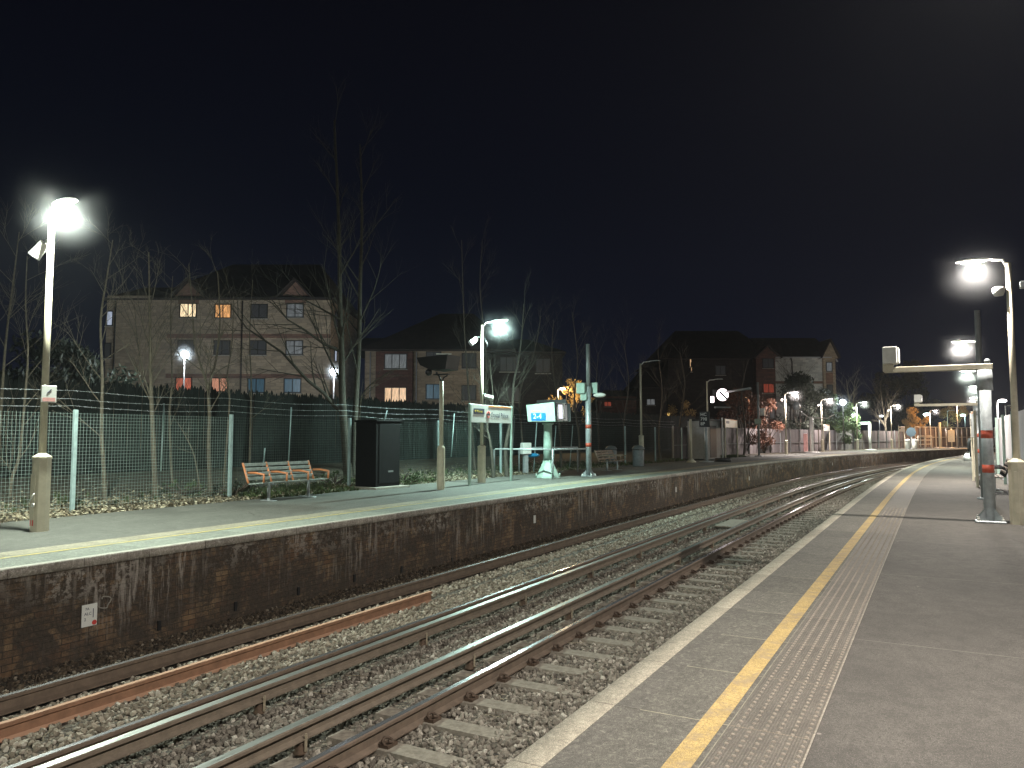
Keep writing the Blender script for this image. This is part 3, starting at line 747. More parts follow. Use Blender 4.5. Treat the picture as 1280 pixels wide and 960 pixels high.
# ================================================================== LAMPS
LIGHTS = []
def light(parent, loc, watts, color, name='lamp_light', r=.07, spot=None):
    L = bpy.data.lights.new(name, 'SPOT' if spot else 'POINT'); L.energy = watts; L.color = color
    if spot: L.spot_size = math.radians(spot); L.spot_blend = .8
    L.shadow_soft_size = r; o = link(name, L, parent); o.location = loc; return o
_hm = {}
def add_bloom(t, loc, r, dens=.055):
    """scattering ball added round a lit lantern to stand in for lens glow"""
    if r not in _hm:
        m, nt, b, out = newmat('bloom_round_lamp'); nt.nodes.remove(b); w = NT(nt)
        v = nt.nodes.new('ShaderNodeVolumeScatter'); t_ = w.n('TexCoord'); ln = w.n('VectorMath', operation='LENGTH'); w.l(t_.outputs['Object'], ln.inputs[0])
        q = w.math('SUBTRACT', 1.0, w.math('DIVIDE', ln.outputs['Value'], r)); q = w.math('MAXIMUM', q, 0.0); q = w.math('MULTIPLY', w.math('MULTIPLY', q, q), dens)
        w.l(q, v.inputs['Density']); v.inputs['Color'].default_value = (.95, .98, 1, 1); w.l(v.outputs[0], out.inputs['Volume'])
        b_ = MB().ball((0, 0, 0), r, 20, 12); me = bpy.data.meshes.new('lamp_bloom'); me.from_pydata(b_.v, [], b_.f); me.materials.append(m); _hm[r] = me
    o = link('lamp_bloom', _hm[r], t); o.location = loc  # added ball of mist imitating lens bloom
    return o
def lantern(t, y, z, lit, glow, tilt=0.0):
    """street lantern reaching along local Y, its bowl underneath"""
    sg = 1 if y > 0 else -1
    b = MB()
    sec = [(-.28, .03, .02), (-.22, .06, .035), (-.05, .10, .05), (.12, .11, .052), (.24, .08, .04), (.29, .03, .02)]
    n = 10; vs = []
    for yy, wx, hz in sec:
        for k in range(n + 1):
            a = PI * k / n; vs.append((wx * math.cos(a), sg * yy + y, z + hz * math.sin(a)))
    fs = [(i * (n + 1) + k, i * (n + 1) + k + 1, (i + 1) * (n + 1) + k + 1, (i + 1) * (n + 1) + k) for i in range(len(sec) - 1) for k in range(n)]
    fs += [tuple(range(n, -1, -1)), tuple(range((len(sec) - 1) * (n + 1), len(sec) * (n + 1)))]
    b.add(vs, fs, True)
    la = b.build('lantern', M['white_metal'], t)
    le = MB().lathe([(.001, -.03), (.06, -.028), (.10, -.02), (.115, -.008), (.10, .0)], (0, 0, 0), 16, 1.0, 1.75).build('lens', M[glow] if lit else M['dark_glass'], la)
    le.location = (0, y + sg * .03, z - .002)
    return la
def lamp(xy, zt, side, arm, lit, glow, watts, col, label, shroud=1.15, kind='cream', pole_r=.055, extra=None, group='platform lamp columns', drop=-.08, hz=.85):
    s, o = inv(*xy); t = empty('platform_lamp', (xy[0], xy[1], 0), hd(s), label, 'lamp', group)
    MB().tube([(0, 0, shroud), (0, 0, zt)], [pole_r, pole_r * .82], 14).build('pole', M[kind], t)
    b = MB(); r = .135
    b.lathe([(r, 0), (r, shroud - .02), (r * 1.08, shroud - .02), (r * 1.08, shroud + .01), (pole_r, shroud + .07)], (0, 0, 0), 8, sm=False)
    sh = b.build('shroud', M['cream'], t)
    MB().bbox((-r * .93, 0, .55), (.012, .12, .7), .003).build('door', M['cream'], sh)
    ya = side * arm
    MB().tube([(0, 0, zt - .1), (0, ya * .35, zt - drop - .01), (0, ya, zt - drop)], .022, 8).build('arm', M['white_metal'], t)
    la = lantern(t, ya + side * .26, zt - drop + .01, lit, glow)
    if lit:
        light(t, (0, ya + side * .28, zt - drop - .075), watts * 1.5, col, spot=170, r=.075)
        light(t, (0, ya + side * .28, zt - drop - .08), watts * .22, col, 'lamp_spill', r=.05)
        if hz: add_bloom(t, (0, ya + side * .26, zt - drop - .03), hz)
    return t
def speaker(t, loc, aim, m='white_metal'):
    """tubular loudspeaker or floodlight on a bracket"""
    a = Vector(aim).normalized(); c = Vector(loc)
    b = MB().tube([c - a * .14, c - a * .13, c + a * .13, c + a * .16, c + a * .155], [.055, .075, .095, .10, .085], 14)
    q = b.build('loudspeaker', M[m], t)
    MB().tube([(0, 0, loc[2] + .12), (loc[0] * .5, loc[1] * .5, loc[2] + .12), tuple(c - a * .02)], .018, 6).build('bracket', M['grey_metal'], q)
GREEN = (.90, 1, .86); CYAN = (.70, 1, .90); WARM = (1, .92, .80); PINK = (1, .87, .82); NEUT = (1, .93, .84)

t = lamp(at(49, 664), 4.98, -1, .06, True, 'glow_green', 2300, GREEN, 'lit lamp at the left end with a tubular floodlight and small sign', 1.16, drop=-.26)
speaker(t, (0, .3, 4.55), (-.3, .45, -.75))
p = MB().bbox((.02, 0, 0), (.21, .02, .27), .004).build('notice', M['sign_white'], t); p.location = (0.0, -.075, 2.17); p.rotation_euler = (0, 0, -.35)
q = MB().box((.02, -.012, -.09), (.18, .004, .06)).build('red_print', M['pink_ink'], p); q = MB().box((.02, -.012, .04), (.09, .004, .012), ry=-.8).build('pictogram', M['ink'], p)
q = MB().lathe([(.035, 0), (.035, .02), (.018, .02), (.018, .012)], (0, 0, 0), 12).build('lock', M['white_metal'], t); q.rotation_euler = (0, -PI / 2, 0); q.location = (-.13, -.04, .42)
q = MB().box((0, 0, 0), (.004, .08, .09)).build('red_graffiti', M['red_ink'], t); q.location = (-.127, 0, .14)
q = MB().tube([(0, .06, 0), (0, -.06, .14)], .012, 6).build('hasp', M['white_metal'], t); q.location = (-.14, 0, .46)
t = lamp(at(602, 603), 5.14, -1, .42, True, 'glow_cyan', 2500, CYAN, 'lit lamp standing behind the station name sign, greenish white light', 1.15)
speaker(t, (-.1, .25, 4.62), (-.6, .4, -.55)); speaker(t, (0, -.25, 2.75), (-.2, -.8, -.2))
MB().tube([(0, -.1, 4.7), (0, -.22, 4.45), (0, -.05, 4.3)], .012, 5).build('cable', M['black'], t)
t = lamp(at(802, 582), 5.2, -1, .5, False, 'glow_cyan', 0, CYAN, 'unlit lamp column with its lantern dark, beside a litter bin', 1.5)
x, y = at(872, 577)
t = lamp((12.5, 49.5), 5.0, -1, .5, False, 'glow_cyan', 0, CYAN, 'unlit lamp whose dark arm shows above the round lit signal', 1.2)
far = [((983, 568), 4.95, 'glow_pink', 2600, PINK, 'lit lamp in front of the pale gabled block, first past the dark stretch'),
       ((1028, 564.5), 4.95, 'glow_pink', 2400, PINK, 'lit lamp beside the small name sign on the far bend'),
       ((1072, 562.5), 5.0, 'glow_green', 2400, GREEN, 'lit lamp right of the globe lamps on the far bend'),
       ((1115, 561), 5.0, 'glow_warm', 2400, NEUT, 'lit lamp beside the bare forked tree on the far bend')]
for (px, zt, g, w, c, lab) in far:
    t = lamp(at(*px), zt, -1, .55, True, g, w, c, lab, 1.1)
    speaker(t, (0, .22, zt - .45), (-.4, .5, -.5))
# two more before the platform end, lit by sodium light
for (px, py, Y, lab, lit) in ((1162, 514, 104, 'lit lamp on a thin pole standing behind the glass screen on the bend', True), (1184, 514, 112, 'unlit lamp glowing orange, behind the glass screen on the bend', False)):
    X, z = atd(px, py, Y); t = lamp((X, Y), z, -1, .5, lit, 'glow_pink', 1600, PINK, lab, 1.0)
# near platform
s1, o1 = inv(*at(1274.5, 655.5))
def near_lamp(s, o, zt, lit, w, c, lab, glow='glow_warm', shroud=1.05, hz=.85):
    return lamp(P(s, o), zt, 1, .24, lit, glow, w, c, lab, shroud, hz=hz)
t = near_lamp(s1, o1, 4.50, True, 950, NEUT, 'nearest lit lamp on the right, its square shroud cut by the edge of the view')
b = MB().lathe([(.001, -.09), (.07, -.08), (.095, -.02), (.095, .05), (.06, .07)], (0, 0, 0), 14).build('loudspeaker', M['white_metal'], t); b.location = (-.02, .16, 4.02)
b = MB().bbox((0, -.26, 4.1), (.12, .22, .12)).build('loudspeaker', M['grey_metal'], t)
labs = ['second lit lamp along the right platform, its pole hidden by the tall grey pole', 'third lit lamp along the right platform, greenish and low in the view', 'fourth lit lamp along the right platform, just above the far gantry arm', 'most distant lamp of the right platform row']
for k, (Y, px, g, c) in enumerate(((25, 1228, 'glow_warm', NEUT), (36.5, 1227, 'glow_green', GREEN), (48, 1230, 'glow_green', GREEN), (62, 1226, 'glow_warm', NEUT))):
    X = (px - 640) / F * Y
    s, o = inv(X, Y); t = near_lamp(s, max(o, -3.15), 4.5, True, 2000, c, labs[k], g)
# the rest of the same rows, beside and behind the photographer
near_lamp(s1 - 11.2, -2.95, 4.6, True, 1450, NEUT, 'lamp of the right platform beside the photographer', hz=0)
near_lamp(s1 - 22.4, -2.95, 4.6, True, 2300, NEUT, 'lamp of the right platform behind the photographer', hz=0)
x, y = P(-10.5, 10.6); lamp((x, y), 5.0, -1, .4, True, 'glow_green', 2300, GREEN, 'lamp of the far platform left of the view', hz=0)

def globe_lamp(px, py, Y, zb, watts, lab, r=.2, col=(.82, .93, 1)):
    X, z = atd(px, py, Y); t = empty('globe_lamp', (X, Y, zb), 0, lab, 'lamp', 'globe lamps')
    MB().tube([(0, 0, 0), (0, 0, z - zb - r)], [.05, .04], 10).build('pole', M['frame_dark'], t)
    MB().ball((0, 0, z - zb), r, 18, 12).build('globe', M['glow_blue'], t)
    add_bloom(t, (0, 0, z - zb), .7 if Y < 60 else 1.3, .05)
    for k in range(1):
        L = light(t, (0, -r - .12, z - zb), watts * .55, col, r=.05); L = light(t, (0, r + .12, z - zb), watts * .45, col, r=.05)
globe_lamp(231, 443, 41, .5, 2300, 'left globe lamp on a grey post in front of the brick flats')
globe_lamp(417.5, 465, 44, .5, 1900, 'right globe lamp beside the twin tree trunks')
globe_lamp(1053.5, 503, 79, 0, 500, 'globe lamp on the far bend with bluish light', .3)
globe_lamp(1066.5, 519, 98, 0, 300, 'lower globe lamp half hidden by the bushes on the bend', .28)

def street_lamp(px, py, Y, watts, col, glow, lab, zb=0, side=1, hr=.16, show=True):
    X, z = atd(px, py, Y); t = empty('street_lamp', (X, Y, zb), 0, lab, 'lamp', 'street lamps beyond the station')
    MB().tube([(0, 0, 0), (0, 0, z - zb)], [.07, .05], 8).build('post', M['pole_grey'], t)
    MB().tube([(0, 0, z - zb - .1), (side * .2, 0, z - zb)], .03, 6).build('arm', M['pole_grey'], t)
    MB().ball((side * .3, 0, z - zb), hr, 12, 8, (1.4, 1, .5)).build('head', M[glow], t)
    light(t, (side * .3, -.3, z - zb - .2), watts, col, r=.06)
street_lamp(697, 486, 48.6, 520, (1, .72, .38), 'glow_warm', 'warm street lamp glowing through golden branches', .3, 1, .12)
street_lamp(936, 497, 66, 60, (1, .34, .16), 'glow_sodium', 'added red lamp hidden behind the russet bush', .0, -1, .05)  # unseen source, added to redden the bush and the block behind
street_lamp(1000, 515, 88, 120, (1, .9, .85), 'glow_pink', 'small white lamp between the russet bush and the evergreens', 0, 1, .13)
street_lamp(1099, 520, 105, 160, (.9, .95, 1), 'glow_blue', 'small distant white lamp left of the bare forked tree', 0, 1, .2)
street_lamp(1246, 501, 42, 500, (1, .88, .85), 'glow_pink', 'lamp shining above the white hoarding on the right', 0, 1, .16)
street_lamp(1257, 507, 60, 0.1, (1, .88, .85), 'white_metal', 'pale unlit post above the white hoarding', 0, 1, .1)
street_lamp(1264, 509, 75, 300, (1, .6, .28), 'glow_sodium', 'orange sodium lamp low over the white hoarding', 0, 1, .22)
street_lamp(1156, 518, 112, 500, (.6, 1, 1), 'glow_cyan', 'cyan tinted lamp over the end of the far bend', 0, 1, .35)
street_lamp(1206, 519, 118, 160, (.6, 1, .95), 'glow_cyan', 'cyan lamp behind the golden shrub on the bend', 0, -1, .26)
street_lamp(1213, 519.5, 92, 400, (1, .72, .5), 'glow_warm', 'warm lamp near the people end of the right platform', 0, 1, .2)
# sodium flood that colours the end of the bend
street_lamp(1196, 505, 96, 2600, (1, .50, .22), 'glow_sodium', 'sodium lamp colouring the end of the bend orange', 0, 1, .08)

# ================================================================== FENCES
FO = 13.15
mesh_posts = [-6.5, -2.2, 2.0, 6.05, 9.9, 14.2, 18.7, 22.9, 27.1, 31.3, 35.5, 39.7, 43.9]
t = empty('mesh_fence', P(mesh_posts[0], FO, 0), 0, 'tall pale green welded mesh fence with barbed wire behind the far platform', 'fence')
ox, oy = P(mesh_posts[0], FO)
for s in mesh_posts:
    x, y = P(s, FO); q = MB().bbox((0, 0, 1.0), (.075, .075, 2.04), .006).build('post', M['fence_post'], t); q.location = (x - ox, y - oy, 0); q.rotation_euler = (0, 0, hd(s))
for a, b_ in zip(mesh_posts, mesh_posts[1:]):
    m_ = MB(); A = Vector(P(a, FO + .05, 0)); B = Vector(P(b_, FO + .05, 0)); d = B - A; L = d.length; u = d.normalized(); nn = Vector((-u.y, u.x, 0)); org = Vector((ox, oy, 0))
    st = .068 if b_ < 24 else .10; wr = .0024 if b_ < 12 else .0018
    k = int(L / st)
    def wire(p0, p1, wv):
        up = (p1 - p0).normalized(); sd = up.cross(nn).normalized()
        c = [sd * wv, nn * wv, -sd * wv, -nn * wv]
        m_.add([p0 + e for e in c] + [p1 + e for e in c], [(i, (i + 1) % 4, 4 + (i + 1) % 4, 4 + i) for i in range(4)])
    for i in range(k + 1):
        p = A - org + u * (i * L / k); wire(p + Vector((0, 0, .04)), p + Vector((0, 0, 1.96)), wr)
    for i in range(int(1.92 / st) + 1):
        z = .04 + i * st; wire(A - org + Vector((0, 0, z)), B - org + Vector((0, 0, z)), wr)
    m_.build('mesh_panel', M['wire' if b_ < 11 else 'wire_dim'], t, fix=False)
for k, z in enumerate((2.10, 2.25, 2.42)):
    b = MB(); pts = []
    for a, b_ in zip(mesh_posts, mesh_posts[1:]):
        for i in range(6):
            f = i / 6; s = a + (b_ - a) * f; pts.append(Vector(P(s, FO + .1 + .05 * k, z - .05 * math.sin(PI * f) - .015 * random.random())) - Vector((ox, oy, 0)))
    b.tube(pts, .0045, 4)
    for i in range(0, len(pts) - 1):
        for f in (.2, .6):
            p = pts[i].lerp(pts[i + 1], f); b.box(p, (.05, .005, .005), rz=random.uniform(0, 3), ry=.7)
    b.build('barbed_wire', M['grey_metal'], t)
for i, (px, pt, pb, Y) in enumerate(((205, 504, 589, 19.5), (364, 509, 590, 22.5), (484, 513, 527, 25), (568, 517, 571, 28), (331, 560, 600, 21.5), (643, 520, 590, 30), (671, 528, 597, 31.5), (695, 532, 592, 34), (716, 532, 588, 36))):
    x0, z0 = atd(px, pt, Y); x1, z1 = atd(px - 4, pb, Y)
    q = MB().tube([(x1 - ox, Y - oy, max(z1, .0)), (x0 - ox, Y - oy, z0)], .02, 6).build('stay', M['fence_post'], t)

# tall timber fence behind the saplings
def timber():
    t = empty('timber_fence', P(-12, 19, .4), 0, 'tall dark close boarded timber fence with jagged top behind the saplings', 'fence'); ox, oy = P(-12, 19)
    s = -12
    while s < 62:
        b = MB(); e = s + 3
        while s < e:
            x, y = P(s, 19 + random.uniform(-.01, .01)); h = 2.62 + .03 * s / 10 + random.uniform(-.12, .04)
            w_ = .05
            mm = [(-w_, -.1), (w_, -.1), (w_, h - .06), (0, h + .03), (-w_, h - .06)]
            n0 = len(b.v); hh = hd(s); c_, s_ = math.cos(hh), math.sin(hh)
            vs = []
            for d in (-.011, .011):
                for (a, z) in mm: vs.append((x - ox + a * c_ - d * s_, y - oy + a * s_ + d * c_, z))
            b.add(vs, [(0, 1, 2, 3, 4), (9, 8, 7, 6, 5)] + [(i, (i + 1) % 5, 5 + (i + 1) % 5, 5 + i) for i in range(5)])
            s += .112
        b.build('board_panel', M['board'], t)
        x, y = P(s, 19.1); q = MB().box((0, 0, 1.2), (.1, .1, 2.5)).build('post', M['board'], t); q.location = (x - ox, y - oy, 0)
timber()
# weathered panel fence along the back of the far part of the platform
def board_fence(s0, s1, o, h, label, m='grey_board', step=2.4, top=True):
    x0, y0 = P(s0, o); t = empty('board_fence', (0, 0, 0), 0, label, 'fence')
    sw = sweep('board_panel', [(o, -.05), (o, h), (o + .03, h), (o + .03, -.05)], s0, s1, M[m], .5, closed=True, kind=None, parent=t, caps=True)
    s = s0
    while s <= s1:
        x, y = P(s, o - .06); q = MB().box((0, 0, h / 2), (.08, .08, h + .12)).build('post', M['pole_grey'] if int(s) % 3 else M['bark_far'], t); q.location = (x, y, 0); q.rotation_euler = (0, 0, hd(s)); s += step
    r = sweep('rail', [(o - .03, h * .42), (o - .03, h * .42 + .05), (o - .06, h * .42 + .05), (o - .06, h * .42)], s0, s1, M['pole_grey'], 1, closed=True, kind=None, parent=t)
    return t
board_fence(44.2, 103, 13.9, 2.1, 'weathered grey panel fence along the back of the far platform bend')
# glazed screen with white frame at the end of the bend
t = empty('glazed_screen', (0, 0, 0), 0, 'orange lit screen of framed panels where the far platform curves away', 'screen')
sweep('panel', [(14.1, .1), (14.1, 2.5), (14.13, 2.5), (14.13, .1)], 103.5, 137, M['grey_board'], .5, closed=True, kind=None, parent=t, caps=True)
s = 103.5
while s < 137.2:
    x, y = P(s, 14.0); q = MB().box((0, 0, 1.32), (.12, .1, 2.65)).build('mullion', M['white_metal'], t); q.location = (x, y, 0); q.rotation_euler = (0, 0, hd(s)); s += 1.6
for z in (1.3, 2.62): sweep('transom', [(13.95, z), (13.95, z + .08), (14.05, z + .08), (14.05, z)], 103.5, 137, M['white_metal'], .5, closed=True, kind=None, parent=t)

# white hoarding on the right
t = empty('hoarding', (0, 0, 0), 0, 'long white ribbed hoarding behind the bench on the right platform', 'hoarding')
sweep('panel', [(-3.62, .02), (-3.62, 2.12), (-3.59, 2.12), (-3.59, .02)], 9, 29.5, M['hoarding'], .5, closed=True, kind=None, parent=t, caps=True)
for s in (29.5, 25.4, 21.3, 17.2, 13.1, 9.0):
    x, y = P(s, -3.54); q = MB().box((0, 0, 1.08), (.07, .08, 2.16)).build('post', M['mint'], t); q.location = (x, y, 0); q.rotation_euler = (0, 0, hd(s))
board_fence(30.2, 60, -3.7, 1.9, 'grey panel fence continuing beyond the hoarding')

# ================================================================== BENCHES
def bench(xy, rz, L, slat, trim, label, arms=True, orange=True):
    t = empty('bench', (xy[0], xy[1], 0), rz, label, 'bench', 'platform benches')
    b = MB()
    for k in range(4):                    # seat slats front (-Y) to back (+Y)
        b.bbox((0, -.20 + k * .125, .44 - .012 * k), (L, .085, .028), .006)
    b.build('seat', M[slat], t)
    b = MB()
    for k in range(4): b.bbox((0, .285 + .045 * k, .52 + k * .105), (L, .026, .075), .006)
    b.build('backrest', M[slat], t)
    for k in range(4):
        x = -L / 2 + .02 + k * (L - .04) / 3
        MB().tube([(x, -.24, .45), (x, -.25, .63), (x, .02, .66), (x, .26, .655)], .027, 6).build('armrest', M[trim], t)
        MB().tube([(x, .24, .42), (x, .30, .55), (x, .44, .88)], .027, 6).build('back_support', M[trim], t)
    for x in (-L * .3, L * .3):
        MB().bbox((x, .02, .19), (.05, .07, .42)).bbox((x, .02, .01), (.16, .42, .02)).bbox((x, .02, .395), (.05, .46, .03)).build('leg', M['grey_metal'], t)
    return t
s, o = inv(*at(366, 624)); b1 = bench(P(s, o + .1), hd(s), 2.15, 'slat', 'orange', 'grey slatted bench with orange arms in front of the mesh fence')
s, o = inv(*at(766, 588)); bench(P(s, o), hd(s), 1.95, 'brown_slat', 'brown_slat', 'brown slatted bench in the dark, in front of a litter bin')
x, y = P(21.9, -3.05); t = bench((x, y), hd(21.9) + PI, 1.9, 'brown_slat', 'black', 'dark metal bench against the white hoarding on the right platform')
t = MB()
for k in range(16): t.box((k * .1, 0, 0), (.03, .7, .012))
t.box((.75, .35, 0), (1.6, .03, .012)).box((.75, -.35, 0), (1.6, .03, .012)); q = t.build('drain_grating', M['black']); q.location = (*P(20.3, -3.15), .008); q.rotation_euler = (0, 0, hd(21)); tag(q, 'dark slotted grating in the asphalt below the bench on the right', 'grating')

# ================================================================== FAR PLATFORM FURNITURE
# black cabinet
s, o = inv(*at(463, 613)); x, y = P(14.75, 12.55); t = empty('equipment_cabinet', (x, y, 0), hd(15) - .05, 'tall black equipment cabinet on a concrete slab beside the bench', 'cabinet')
MB().bbox((0, 0, .98), (1.05, .78, 1.86), .012).build('body', M['cabinet'], t)
MB().bbox((0, 0, 1.935), (1.12, .86, .05), .012).build('lid', M['cabinet'], t)
MB().bbox((0, -.05, .025), (1.5, 1.1, .06), .01).build('plinth', M['concrete'], t)
q = MB().bbox((.05, -.398, 1.0), (.9, .014, 1.7), .004).build('door', M['cabinet'], t); MB().bbox((.1, -.41, .48), (.22, .01, .05), .002).build('badge', M['pole_grey'], q)

# monitor pole seen from behind
x, y = at(551, 612); s, o = inv(x, y); t = empty('display_pole', (x, y, 0), hd(s), 'cream pole carrying a dark angled display, left of the name sign', 'display')
MB().tube([(0, 0, 1.2), (0, 0, 3.05)], .06, 14).build('pole', M['cream'], t)
MB().lathe([(.10, 0), (.115, .1), (.115, 1.15), (.09, 1.2), (.06, 1.24)], (0, 0, 0), 8, sm=False).build('shroud', M['cream'], t)
MB().tube([(0, 0, 3.0), (0, .08, 3.2), (0, .18, 3.3)], .03, 6).tube([(0, 0, 3.0), (0, -.08, 3.15), (0, -.2, 3.2)], .02, 6).box((0, 0, 3.24), (.1, .5, .03)).build('bracket', M['black'], t)
MB().prism([(-.62, 3.72), (.44, 3.76), (.36, 3.36), (-.12, 3.34), (-.5, 3.5)][::-1], 0, -.3, .35).build('display_hood', M['black'], t).rotation_euler = (0, 0, PI)
MB().box((-.31, -.28, 3.78), (.02, .5, .03), rx=.06).build('white_edge', M['sign_white'], t)  # white strip along the top edge of the hood
MB().ball((-.2, .3, 3.3), .1, 12, 8).build('camera', M['black'], t)

# station name sign
def name_sign(a, b_, zb, h, label, full=True, post_h=None, group='station name signs'):
    A = Vector(a); B = Vector(b_); d = B - A; L = d.length; rz = math.atan2(d.y, d.x); t = empty('name_sign', (A.x, A.y, 0), rz, label, 'sign', group)
    for x in (0, L): MB().bbox((x, 0, (zb + h) / 2), (.09, .07, zb + h + .02), .01).build('post', M['mint'] if full else M['cream'], t)
    pn = MB().bbox((L / 2, -.0, zb + h / 2), (L - .09, .05, h), .006).build('panel', M['sign_white'], t)
    MB().box((L * .70 - .02, -.029, zb + h - .035), (L * .6 - .09, .006, .05)).build('orange_band', M['orange_ink'], pn)
    MB().box((.05 + L * .17, -.029, zb + h * .62), (L * .24, .006, h * .3)).build('way_out_panel', M['ink'], pn)
    if full:
        text_mesh('\u25C4 Way out', h * .19, 'lettering', M['yellow_ink'], pn, (.05 + L * .065, -.035, zb + h * .62), (PI / 2, 0, 0))
        text_mesh('Crystal Palace', h * .40, 'lettering', M['ink'], pn, (L * .46, -.03, zb + h * .44), (PI / 2, 0, 0), sx=.98)
        r = MB()
        pts = [(L * .40 + math.cos(k * PI / 10) * h * .16, -.031, zb + h * .46 + math.sin(k * PI / 10) * h * .16) for k in range(21)]
        r.tube(pts, .012, 4, cap=False).build('roundel_ring', M['red_ink'], pn); MB().box((L * .40, -.032, zb + h * .46), (h * .46, .006, .035)).build('roundel_bar', M['ink'], pn)
    return t
name_sign(at(587, 607), at(639, 601), 1.92, .56, 'large Crystal Palace name sign on two posts in front of the lit lamp')
name_sign(at(907, 574.5), at(922, 572.2), 2.05, .55, 'name sign on two posts beside the russet bush', full=False)
name_sign(at(1030, 564.6), at(1037.5, 563.8), 2.0, .6, 'small reddish name sign beside a lit lamp on the far bend', full=False)
name_sign(at(1124, 561.4), at(1131.5, 560.9), 2.0, .6, 'orange lit name sign near the screen at the end of the bend', full=False)

# hand rails round the help point
A, B_, C_ = Vector((*at(618, 597), 0)), Vector((*at(691, 599), 0)), Vector((*at(733, 596), 0)); D_ = Vector((*at(649, 592), 0)); E_ = Vector((*at(722, 590), 0))
t = empty('handrail', (0, 0, 0), 0, 'grey tubular handrail round the help point and screen column', 'railing')
up = Vector((0, 0, 1.03))
MB().tube([A, A + up * .97, A + up + (B_ - A) * .02, B_ + up, C_ + up], .03, 8).build('top_rail', M['grey_metal'], t)
MB().tube([D_, D_ + up * .97, D_ + up + (E_ - D_) * .02, E_ + up], .03, 8).build('top_rail', M['grey_metal'], t)
for p in (B_, E_): MB().tube([p, p + up], .03, 8).build('post', M['grey_metal'], t)
# help point
x, y = at(657, 592); s, o = inv(x, y); t = empty('help_point', (x, y, 0), hd(s) - .5, 'white help point box on a grey post behind the handrail', 'help point')
MB().bbox((0, 0, .42), (.18, .16, .84)).build('post', M['grey_metal'], t); MB().bbox((0, -.02, 1.0), (.40, .24, .46), .02).build('box', M['sign_white'], t)
MB().box((.09, -.145, .97), (.03, .01, .06)).build('button', M['red_ink'], t)
x, y = at(664, 592); q = MB().ball((0, 0, .72), .3, 14, 8, (1, .6, .3)).build('blue_shelf', M['blue_plastic'], t); q.location = (.42, .1, 0)

# screen column
x, y = at(685, 597); s, o = inv(x, y); t = empty('information_screen', (x, y, 0), hd(s), 'pale green information screen box with a blue 2-4 sticker on a flared column', 'screen')
MB().lathe([(.17, .6), (.16, 1.2), (.15, 1.9), (.21, 1.92), (.21, 1.98), (.15, 2.0)], (0, 0, 0), 12).build('column', M['mint'], t)
MB().lathe([(.46, 0), (.44, .06), (.20, .55), (.19, .62)], (0, 0, 0), 8, sm=False).build('base', M['mint'], t)
for a in range(4): MB().lathe([(.03, 0), (.03, .12), (.015, .16)], (.45 * math.cos(a * PI / 2 + .8), .45 * math.sin(a * PI / 2 + .8), 0), 8).build('bolt', M['mint'], t)
bx = MB().prism([(-.55, 2.02), (.55, 2.02), (.62, 2.62), (-.5, 2.70)], 0, -.5, .75).build('housing', M['mint'], t)
MB().prism([(-.585, 2.03), (-.555, 2.03), (-.515, 2.685), (-.56, 2.685)], 0, -.44, .74).build('dark_front', M['dark_glass'], bx)
MB().prism([(-.592, 2.12), (-.584, 2.12), (-.567, 2.62), (-.572, 2.62)], 0, -.3, .02).build('lit_panel', M['screen_white'], bx)
MB().prism([(-.592, 2.12), (-.584, 2.12), (-.567, 2.62), (-.572, 2.62)], 0, .15, .42).build('dim_panel', M['lit_grey'], bx)
MB().prism([(-.5, 2.4), (.8, 2.4), (.85, 2.85), (-.35, 2.85)], 0, .76, .82).build('back_board', M['black'], t)
q = MB().bbox((-.51, .12, 2.19), (.02, .58, .26), .02).build('blue_sticker', M['sign_blue'], bx)
text_mesh('2-4', .26, 'lettering', M['sign_white'], bx, (-.523, .33, 2.20), (PI / 2, 0, -PI / 2))
text_mesh('Platforms', .10, 'lettering', M['yellow_ink'], bx, (-.503, .42, 2.39), (PI / 2, 0, -PI / 2))

# banded column with camera boxes
def banded(xy, rz, z_top, r, bands, label, name='camera_column', thin_top=None, m='grey_metal'):
    t = empty(name, (xy[0], xy[1], 0), rz, label, 'column')
    MB().tube([(0, 0, .03), (0, 0, z_top)], r, 20).build('column', M[m], t)
    for z in bands: MB().lathe([(r + .003, z), (r + .003, z + .14)], (0, 0, 0), 20).build('red_band', M['red_band'], t)
    b = MB().bbox((0, 0, .02), (.46, .46, .04), .01)
    for a in range(4):
        c, s_ = math.cos(a * PI / 2 + PI / 4), math.sin(a * PI / 2 + PI / 4)
        b.add([(c * r * .9, s_ * r * .9, .26), (c * r * .9 - s_ * .006, s_ * r * .9 + c * .006, .04), (c * .28, s_ * .28, .04), (c * .28, s_ * .28, .06), (c * r * .9 + s_ * .006, s_ * r * .9 - c * .006, .04)], [(0, 1, 2, 3), (0, 3, 2, 4)])
    bp_ = b.build('base_plate', M[m], t)
    for sx in (-1, 1):
        for sy in (-1, 1): MB().lathe([(.028, .04), (.028, .075), (.014, .08), (.014, .11)], (sx * .18, sy * .18, 0), 6, sm=False).build('bolt', M['white_metal'], bp_)
    if thin_top: MB().tube([(0, 0, z_top), (0, 0, thin_top)], r * .72, 14).build('mast', M['pole_grey'], t)
    return t
x, y = at(736, 595.5); s, o = inv(x, y)
t = banded((x, y), hd(s), 3.35, .105, (1.1, 1.78), 'column with two faded red bands carrying camera boxes at the end of the handrail', thin_top=4.95)
b = MB().bbox((-.12, .2, 3.28), (.32, .34, .40), .015).bbox((-.05, .12, 2.98), (.28, .26, .3), .015).build('camera_box', M['mint'], t)
MB().prism([(-.3, 3.1), (.05, 3.1), (.12, 3.5), (-.3, 3.5)], 0, .14, .2).build('hood', M['mint'], t)
MB().ball((.1, -.42, 3.02), .16, 12, 8, (.7, 1.6, .55)).build('camera', M['white_metal'], t)

